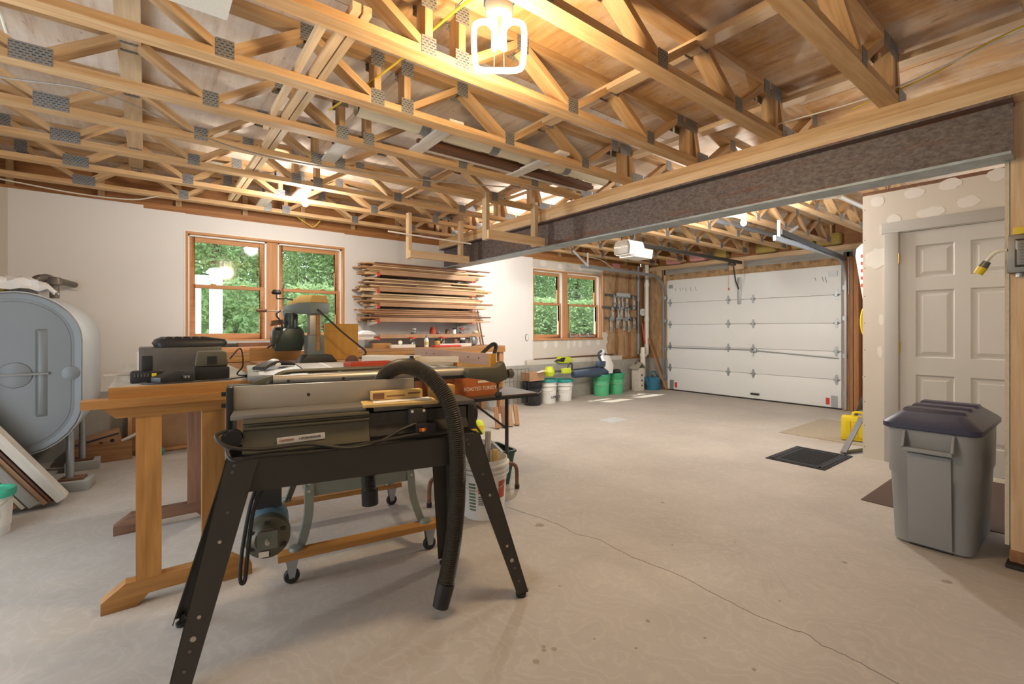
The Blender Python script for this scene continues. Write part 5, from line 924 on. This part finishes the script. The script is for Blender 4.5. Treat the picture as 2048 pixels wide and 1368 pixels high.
def wrap(par, a0, a1, z0, z1, m, n=10, r0=.13, r1=.15, h=.37, name='label_print'):
    g = G(); f = lambda z: r0 + (r1 - r0) * (z / (h * .72)) * .75 + .0012
    for k in range(n):
        A, B = R(a0 + (a1 - a0) * k / n), R(a0 + (a1 - a0) * (k + 1) / n)
        g.add([(f(z0) * math.cos(A), f(z0) * math.sin(A), z0), (f(z0) * math.cos(B), f(z0) * math.sin(B), z0), (f(z1) * math.cos(B), f(z1) * math.sin(B), z1), (f(z1) * math.cos(A), f(z1) * math.sin(A), z1)], [(0, 1, 2, 3)])
    return g.obj(name, m, par)
for k in range(9): wrap(wb_, 193, 213, .06 + .02 * k, .072 + .02 * k, 'green_ink')
wrap(wb_, 220, 250, .17, .23, 'red_orange'); wrap(wb_, 275, 300, .13, .24, 'red_orange')
for k in range(5): wrap(wb_, 220, 243, .1 + .012 * k, .105 + .012 * k, 'ink')
for i, (dx, dy, m, L) in enumerate(((.03, .02, 'steel', .14), (-.02, .05, 'dark_rubber', .08), (.05, -.03, 'manila', .03))):
    q = thing('offcut_rod', ['shiny steel rod standing up in the white bucket', 'dark pipe stub in the white bucket', 'wood stub in the white bucket'][i], 'rod', (1.735 + dx, 2.515 + dy, .0135), 0, 'rods in the white bucket'); G().cyl((0, 0, 0), (.03, .02, .36 + L), .02, n=12).obj('rod', m, q)
gb = thing('recycling_bin', 'dark green plastic bin holding rags under the folding table', 'bin', (2.08, 3.0, 0), -6); g = G(); g.loft([rrect(0, 0, .16, .12, .03, 0), rrect(0, 0, .19, .15, .03, .24), rrect(0, 0, .20, .16, .03, .25), rrect(0, 0, .20, .16, .03, .265), rrect(0, 0, .185, .145, .03, .265), rrect(0, 0, .15, .11, .03, .02)]); g.obj('bin', 'bin_green', gb)
G().loft([rrect(-.02, 0, .14, .1, .04, .08), rrect(-.02, 0, .15, .12, .04, .24), rrect(-.02, 0, .08, .07, .04, .32)]).obj('rag_pile', 'steel_dark', tag(thing('rag_pile', 'x', 'rags', (2.08, 3.0, 0), -6), 'grey rags heaped in the dark green bin', 'rags'))
for i, (x, y, m, h_, lab) in enumerate(((2.75, 4.35, 'bucket_white', .16, 'white can with red and blue label on floor behind the table'), (2.98, 4.45, 'lime', .15, 'lime yellow bottle on the floor behind the table'))):
    q = thing('paint_can', lab, 'can', (x, y, 0)); G().lathe([(0, 0), (.07, 0), (.075, .01), (.07, h_ * .8), (.05, h_), (0, h_)], 18).obj('body', m, q); G().cyl((0, 0, h_ * .35), (0, 0, h_ * .7), .0765, n=18).obj('label', 'red_ink' if i == 0 else 'yellow', q)
for i in range(4): tag(stick('floor_offcut', (3.3 + .1 * i, 4.5, .01), (3.36 + .1 * i, 4.62, .24), .05, .03, ['old_pine', 'brown_wood', 'mdf', 'old_pine'][i]), ['orange', 'brown', 'grey brown', 'rightmost orange'][i] + ' wood offcut standing on the floor behind the folding table', 'offcut', 'offcuts behind the folding table')

# ================================================================== BACK BENCH, RADIAL ARM SAW
BB = thing('back_bench', 'long wooden bench with drawers along the wall under the window', 'workbench', (0, 5.28, 0)); stick('bench_top', (.3, .28, .945), (4.0, .28, .945), .56, .03, 'old_pine', BB); stick('apron', (.3, .01, .90), (4.0, .01, .90), .03, .055, 'golden_wood', BB)
for i, x in enumerate((.45, .95, 1.45, 1.95, 2.6, 3.2)): d_ = G().box(x, x + .45, -.02, .5, .70 if i % 2 else .72, .865).obj('drawer', 'golden_wood' if i % 2 else 'old_pine', BB, bevel=.004); G().lathe([(0, -.03), (.015, -.028), (.015, -.02), (.006, -.01), (.006, 0)], 10, (x + .22, -.02, .79), 'y').obj('knob', 'black_metal', d_)
for x in (.80, 1.9, 3.95):
    for y in (.05, .5): stick('leg', (x, y, 0), (x, y, .93), .07, .07, 'old_pine', BB, (0, 1, 0))
bbz = .961
for i, (x0, x1, y, h_, m, lab) in enumerate(((.55, 1.15, 5.45, .05, 'window_wood', 'orange board on the back bench under the window'), (.75, 1.05, 5.62, .09, 'brown_wood', 'brown block on the back bench at left'), (.5, .74, 5.6, .085, 'black_metal', 'dark speckled block on the back bench'), (.85, 1.1, 5.4, .03, 'pine', 'pale plank end on the back bench'))): tag(G().box(x0, x1, y - .06, y + .06, bbz, bbz + h_).obj('bench_block', m, None, bevel=.002), lab, 'block')
al = thing('aluminium_gutter', 'long white aluminium channel lying on the bench under the window', 'channel', (.5, 5.72, bbz)); G().prism([(-.06, 0), (.06, 0), (.06, .10), (.054, .10), (.054, .006), (-.054, .006), (-.054, .05), (-.06, .05)], 'x', 0, 1.5).obj('channel', 'galv_light', al); al.location.z = bbz + .005
ab = thing('metal_box', 'grey metal box with red sticker on the back bench', 'box', (1.4, 5.5, bbz)); G().box(-.32, .25, -.1, .1, 0, .12).obj('box', 'galv', ab, bevel=.004); G().box(-.02, .16, -.102, -.1, .03, .1).obj('sticker', 'paper', ab); G().box(0, .03, -.103, -.101, .05, .065).box(.06, .1, -.103, -.101, .05, .065).obj('sticker_print', 'red_ink', ab); G().tube(arc([(-.35, -.12, .1), (-.36, -.14, .04), (-.2, -.16, .004), (.1, -.15, .006), (.4, -.14, .03)], 6), .006, 6).obj('cord', 'cable_white', ab)
RS = thing('radial_arm_saw', 'olive and grey radial arm saw with green motor in front of the window', 'radial arm saw', (1.20, 4.42, .90), 0)
v = V((-.27, .965, 0)).normalized()       # arm direction, away and to the left
G().prism([(-.15, 0), (-.09, .065), (.12, .065), (.17, 0)], 'y', -.10, .1).obj('base_foot', 'black_metal', RS, bevel=.004)
G().box(-.075, .065, -.06, .07, .065, .24).obj('column_sleeve', 'machine_grey', RS, bevel=.006); G().box(-.055, .045, -.045, .055, .24, .43).obj('column', 'steel', RS, bevel=.008); G().box(-.005, .025, -.066, -.045, .1, .42).obj('column_key', 'golden_wood', RS)
arm = G(); 
prs = [(-.095, .43), (.075, .43), (.095, .50), (-.115, .50)]
def sec(t, w0, z0, z1): c = v * t; s_ = V((v.y, -v.x, 0)); return [c - s_ * w0 + V((-.0, 0, z0)), c + s_ * w0 + V((0, 0, z0)), c + s_ * (w0 + .015) + V((0, 0, z1)), c - s_ * (w0 + .015) + V((0, 0, z1))]
G().loft([sec(-.08, .085, .43, .53), sec(.1, .085, .43, .53), sec(.42, .06, .44, .51)]).obj('arm', 'machine_grey', RS, bevel=.006)
def sec2(t, w0, w1, z0, z1): c = v * t; s_ = V((v.y, -v.x, 0)); return [c - s_ * w0 + V((0, 0, z0)), c + s_ * w0 + V((0, 0, z0)), c + s_ * w1 + V((0, 0, z1)), c - s_ * w1 + V((0, 0, z1))]
G().loft([sec2(-.075, .092, .072, .531, .595), sec2(.12, .09, .07, .531, .60), sec2(.38, .06, .045, .512, .55)]).obj('arm_cover', 'card_tan', RS, bevel=.006)
s_ = V((v.y, -v.x, 0)); q = v * .46; G().box(q.x - .05, q.x + .05, q.y - .04, q.y + .04, .42, .49).obj('control_head', 'machine_grey', RS, bevel=.01); G().tube([q + V((0, 0, .46)), q + V((-.12, .0, .465)), q + V((-.18, 0, .467))], [.005, .005, .005], 8).obj('lever', 'steel', RS); G().lathe([(0, 0), (.014, .01), (.016, .09), (0, .1)], 12, (q.x - .28, q.y, .467), 'x').obj('lever_grip', 'brown_wood', RS)
p = v * .25; G().tube([p + V((0, 0, .55)), p + V((-.12, 0, .575)), p + V((-.2, 0, .57)), p + V((-.2, 0, .62))], .007, 8).obj('elevation_crank', 'black_metal', RS); G().lathe([(0, 0), (.035, .0), (.045, .015), (.03, .04), (0, .04)], 16, (p.x - .2, p.y, .61)).obj('crank_knob', 'black_plastic', RS)
m_ = v * .2 + V((-.10, .02, 0)); G().lathe([(.06, .30), (.06, .42), (.05, .44), (0, .44)], 18, (m_.x, m_.y, 0)).obj('yoke', 'motor_green', RS); G().lathe([(0, -.13), (.07, -.13), (.105, -.11), (.11, 0), (.11, .1), (.08, .13), (0, .13)], 26, (m_.x - .03, m_.y, .21), 'x').obj('motor', 'motor_green', RS)
G().prism([(m_.x - .16, .10), (m_.x + .07, .10), (m_.x + .07, .30), (m_.x - .06, .30), (m_.x - .14, .22)], 'y', m_.y - .13, m_.y - .09).obj('motor_guard', 'motor_green', RS, bevel=.01); G().prism([(-.05, 0), (.06, .02), (.05, .06), (-.04, .05)], 'y', -.02, .02).obj('handle', 'brown_wood', RS, loc=(m_.x - .13, m_.y - .06, .32))
G().tube(arc([(.0, -.08, .47), (.06, -.13, .40), (.2, -.16, .26), (.34, -.18, .14), (.40, -.18, .08), (.36, -.16, .03)], 8), .008, 8).obj('power_cord', 'cord_black', RS); G().tube(arc([(m_.x - .1, m_.y - .06, .46), (m_.x - .14, m_.y - .1, .42), (m_.x - .1, m_.y - .12, .33), (m_.x - .14, m_.y - .14, .2), (m_.x - .22, m_.y - .14, .13)], 8), .008, 8).obj('motor_cord', 'cord_black', RS)
RT = thing('saw_stand', 'plain wooden stand carrying the radial arm saw', 'stand', (1.22, 4.58, 0)); stick('stand_top', (-.46, 0, .885), (.45, 0, .885), .7, .028, 'old_pine', RT)
for x in (-.4, .4):
    for y in (-.3, .3): stick('leg', (x, y, 0), (x, y, .87), .07, .07, 'old_pine', RT, (0, 1, 0))
stick('back_fence', (-.46, .34, .96), (-.02, .34, .96), .025, .12, 'golden_wood', RT); G().prism([(.06 * math.cos(t), .06 * math.sin(t)) for t in [math.pi * k / 12 for k in range(13)]], 'y', -.345, -.33).obj('round_insert', 'brown_wood', RT, loc=(.25, 0, .9))
yp = thing('plywood_panel', 'yellow plywood panel standing upright beside the radial arm saw', 'panel', (1.47, 4.55, .9)); G().box(-.15, .17, 0, .018, 0, .345).obj('panel', 'yellow_ply', yp); G().box(-.15, .17, -.002, 0, .275, .278).obj('seam', 'golden_wood', yp)
# long board and tools in front of the rack
lbx = thing('long_beam', 'long reddish board with drilled holes standing on edge in front of the rack', 'beam', (2.1, 4.0, .7405)) if 0 else None
pl = thing('plane_board', 'short pale board with yellow end lying on the saw fence', 'board', (1.43, 2.66, .986), -30); G().box(-.17, .17, -.03, .03, 0, .035).obj('board', 'white_board', pl); G().box(.17, .172, -.03, .03, 0, .035).obj('end', 'yellow_ply', pl)

# ================================================================== LUMBER RACK
LR = thing('lumber_rack', 'wall rack with steel uprights and wood arms for lumber', 'rack', (0, YB, 0))
TZ = [1.86, 1.655, 1.47, 1.28, 1.075]
for x in (2.25, 3.62):
    G().box(x - .035, x + .035, -.03, -.002, .95, 2.0).obj('upright', 'galv_light', LR)
    for z in TZ:
        g = G().loft([[(x - .012, -.38, z - .012), (x + .012, -.38, z - .012), (x + .012, -.38, z + .004), (x - .012, -.38, z + .004)], [(x - .012, -.03, z - .05), (x + .012, -.03, z - .05), (x + .012, -.03, z + .004), (x - .012, -.03, z + .004)]]); a = g.obj('arm', 'paper', LR); G().box(x - .016, x + .016, -.395, -.375, z - .02, z + .03).obj('end_cap', 'red', a)
rnd = random.Random(11)
tier = ['topmost', 'second highest', 'middle', 'second lowest']
for ti, z in enumerate(TZ):
    fb_ = tag(stick('shelf_lip', (2.26, 5.535, z + .028), (3.66 + .1 * (ti == 4), 5.535, z + .028), .025, .05, 'mdf'), f'mdf lip board along the front of the {(tier + ["jar shelf"])[ti]}{" tier of the lumber rack" if ti < 4 else " of the lumber rack"}', 'board')
    if ti == 4: tag(stick('jar_shelf', (2.2, 5.74, z + .014), (3.85, 5.74, z + .014), .34, .02, 'mdf'), 'lowest shelf of the lumber rack holding jars', 'shelf'); continue
    zz = z + .005; lay = 0; zmax = (TZ[ti - 1] - .018) if ti else 2.035
    while zz < zmax:
        h_ = rnd.choice((.018, .018, .022, .03)); y = 5.57; col_ = -1
        if zz + h_ > zmax: break
        while y < 5.86:
            col_ += 1; wd = rnd.choice((.05, .07, .09, .11)); x0 = 2.11 + rnd.uniform(-.08, .12); x1 = 3.78 + rnd.uniform(-.25, .22)
            if rnd.random() < .22: x1 = x0 + rnd.uniform(.6, 1.1)
            o = stick('board', (x0, y + wd / 2, zz + h_ / 2), (x1, y + wd / 2 + rnd.uniform(-.008, .008), zz + h_ / 2 + rnd.uniform(-.003, .003)), wd - .004, h_ - .003, rnd.choice(('board_wood', 'board_wood', 'board_wood', 'pine', 'pine', 'old_pine', 'old_pine', 'brown_wood')))
            tag(o, f'rough board, {ORD[lay]} layer up, {ORD[col_]} row from the front, {tier[ti]} tier of the rack', 'board', f'boards on the {tier[ti]} tier'); y += wd + rnd.uniform(0, .02)
            if lay > 1 and rnd.random() < .25: y += .08
        zz += h_ + rnd.uniform(.0, .004); lay += 1
tag(stick('leaning_stick', (3.78, 5.56, .965), (3.70, 5.6, 1.46), .03, .02, 'old_pine'), 'left of two thin sticks leaning at the right end of the rack', 'stick'); tag(stick('leaning_stick', (3.82, 5.56, .965), (3.745, 5.6, 1.46), .018, .02, 'brown_wood'), 'right of two thin sticks leaning at the right end of the rack', 'stick')
def jar(x, y, z, r, h_, m, lid, lab, n='glass_jar', cat='jar', grp='jars by the lumber rack', fill=None):
    t = thing(n, lab, cat, (x, y, z), 0, grp); G().lathe([(0, 0), (r, 0), (r, h_ * .75), (r * .8, h_ * .85), (r * .8, h_)], 16).obj('body', m, t)
    if fill: G().lathe([(0, .004), (r * .9, .004), (r * .9, h_ * .55), (0, h_ * .55)], 14).obj('contents', fill, t)
    if lid: G().lathe([(r * .9, h_ * .9), (r * .92, h_ + .01), (0, h_ + .012)], 16).obj('lid', lid, t)
sz = TZ[4] + .0245
for a in ((2.78, 5.66, sz, .035, .095, 'jar_glass', 'white_plastic', 'clear jar with pale lid at the left of the jar shelf', 'glass_jar', 'jar', 'jars by the lumber rack', 'steel_dark'), (3.06, 5.66, sz, .042, .11, 'red_orange', 'red_lid', 'reddish jar with red lid on the jar shelf'), (3.16, 5.68, sz, .035, .08, 'jar_glass', None, 'open glass jar right of the reddish jar', 'glass_jar', 'jar', 'jars by the lumber rack', 'brown_wood'), (3.3, 5.68, sz, .032, .09, 'brown_wood', None, 'brown jar in the middle of the jar shelf'), (3.36, 5.6, sz, .028, .075, 'paper', 'white_plastic', 'white labelled tin on the jar shelf'), (3.42, 5.7, sz, .03, .11, 'black_metal', None, 'black can on the jar shelf'), (3.50, 5.63, sz, .035, .10, 'jar_glass', 'red_lid', 'clear jar with red lid at the right of the jar shelf', 'glass_jar', 'jar', 'jars by the lumber rack', 'steel_dark'),
          (2.68, 5.5, bbz, .042, .12, 'jar_glass', 'red_lid', 'clear jar with red lid on the bench below the rack, left one', 'glass_jar', 'jar', 'jars by the lumber rack', 'steel_dark'), (3.12, 5.5, bbz, .042, .12, 'jar_glass', 'red_lid', 'clear jar with red lid on the bench below the rack, right one', 'glass_jar', 'jar', 'jars by the lumber rack', 'steel_dark'), (3.02, 5.46, bbz, .038, .09, 'card_tan', 'ink', 'round tan tin on the bench below the rack'), (3.32, 5.5, bbz, .032, .10, 'brown_wood', None, 'brown bottle on the bench below the rack'), (3.42, 5.48, bbz, .04, .1, 'black_metal', 'white_plastic', 'black and white can on the bench below the rack')): jar(*a)
gl = thing('glue_bottle', 'white glue bottle with blue nozzle on the bench below the rack', 'bottle', (2.86, 5.46, bbz)); G().lathe([(0, 0), (.028, 0), (.03, .09), (.015, .115), (.012, .12)], 16).obj('body', 'bucket_white', gl); G().lathe([(.012, .12), (.012, .135), (.004, .16), (0, .16)], 12).obj('nozzle', 'blue_ink', gl); G().cyl((0, 0, .03), (0, 0, .07), .0305, n=16).obj('label', 'manila', gl)
wr_ = thing('wire_coil', 'tangled coil of silver wire at the right end of the bench', 'wire', (3.60, 5.5, bbz + .07)); rnd = random.Random(5)
for k in range(14): ax = V((rnd.gauss(0, 1), rnd.gauss(0, 1), rnd.gauss(0, 1) * .4)).normalized(); u_ = ax.orthogonal().normalized(); w_ = ax.cross(u_); G().tube([u_ * .066 * math.cos(t) + w_ * .066 * math.sin(t) for t in [6.283 * j / 18 for j in range(19)]], .003, 5).obj('wire_loop', 'galv' if k % 3 else 'black_metal', wr_)
rt = thing('red_tray', 'flat red tray lying on the bench below the rack', 'tray', (3.1, 5.36, bbz)); G().box(-.2, .2, -.05, .05, 0, .02).obj('tray', 'red', rt, bevel=.004); G().box(-.18, .18, -.04, .04, .02, .024).obj('insert', 'red_orange', rt)
for i, (x, y, sx_, m, lab) in enumerate(((2.3, 5.5, .14, 'golden_wood', 'golden wood block on the bench at the rack left'), (2.55, 5.42, .2, 'white_board', 'pale short board on the bench below the rack'), (3.3, 5.38, .3, 'white_board', 'pale strip in front of the red tray on the bench'))): tag(G().box(x - sx_, x + sx_ * .6, y - .03, y + .03, bbz, bbz + (.06 if i == 0 else .04)).obj('bench_offcut', m), lab, 'offcut')
tp = thing('tape_roll', 'small white tape roll on the bench below the rack', 'tape', (2.47, 5.40, bbz + .041)); G().lathe([(.012, -.01), (.025, -.01), (.025, .01), (.012, .01), (.012, -.01)], 18, (0, 0, .025), 'y').obj('roll', 'paper', tp)
bgp = thing('plastic_bag', 'small crumpled plastic bag on the left end of the jar shelf', 'bag', (2.12, 5.64, sz)); G().loft([rrect(0, 0, .1, .07, .03, 0), rrect(0, 0, .12, .09, .04, .03), rrect(.01, 0, .08, .06, .03, .06), rrect(0, 0, .03, .02, .01, .075)]).obj('bag', 'bag', bgp, smooth=15)
tag(G().box(2.0, 2.26, 5.57, 5.8, sz - .035, sz - .001).obj('shelf_stub', 'white_board'), 'white board end jutting from the left of the jar shelf', 'board')
nst = thing('twine_ball', 'ball of brown twine at the right end of the jar shelf', 'twine', (3.74, 5.62, sz)); G().lathe([(0, 0), (.05, .02), (.06, .045), (.04, .075), (0, .08)], 16).obj('ball', 'foam', nst)
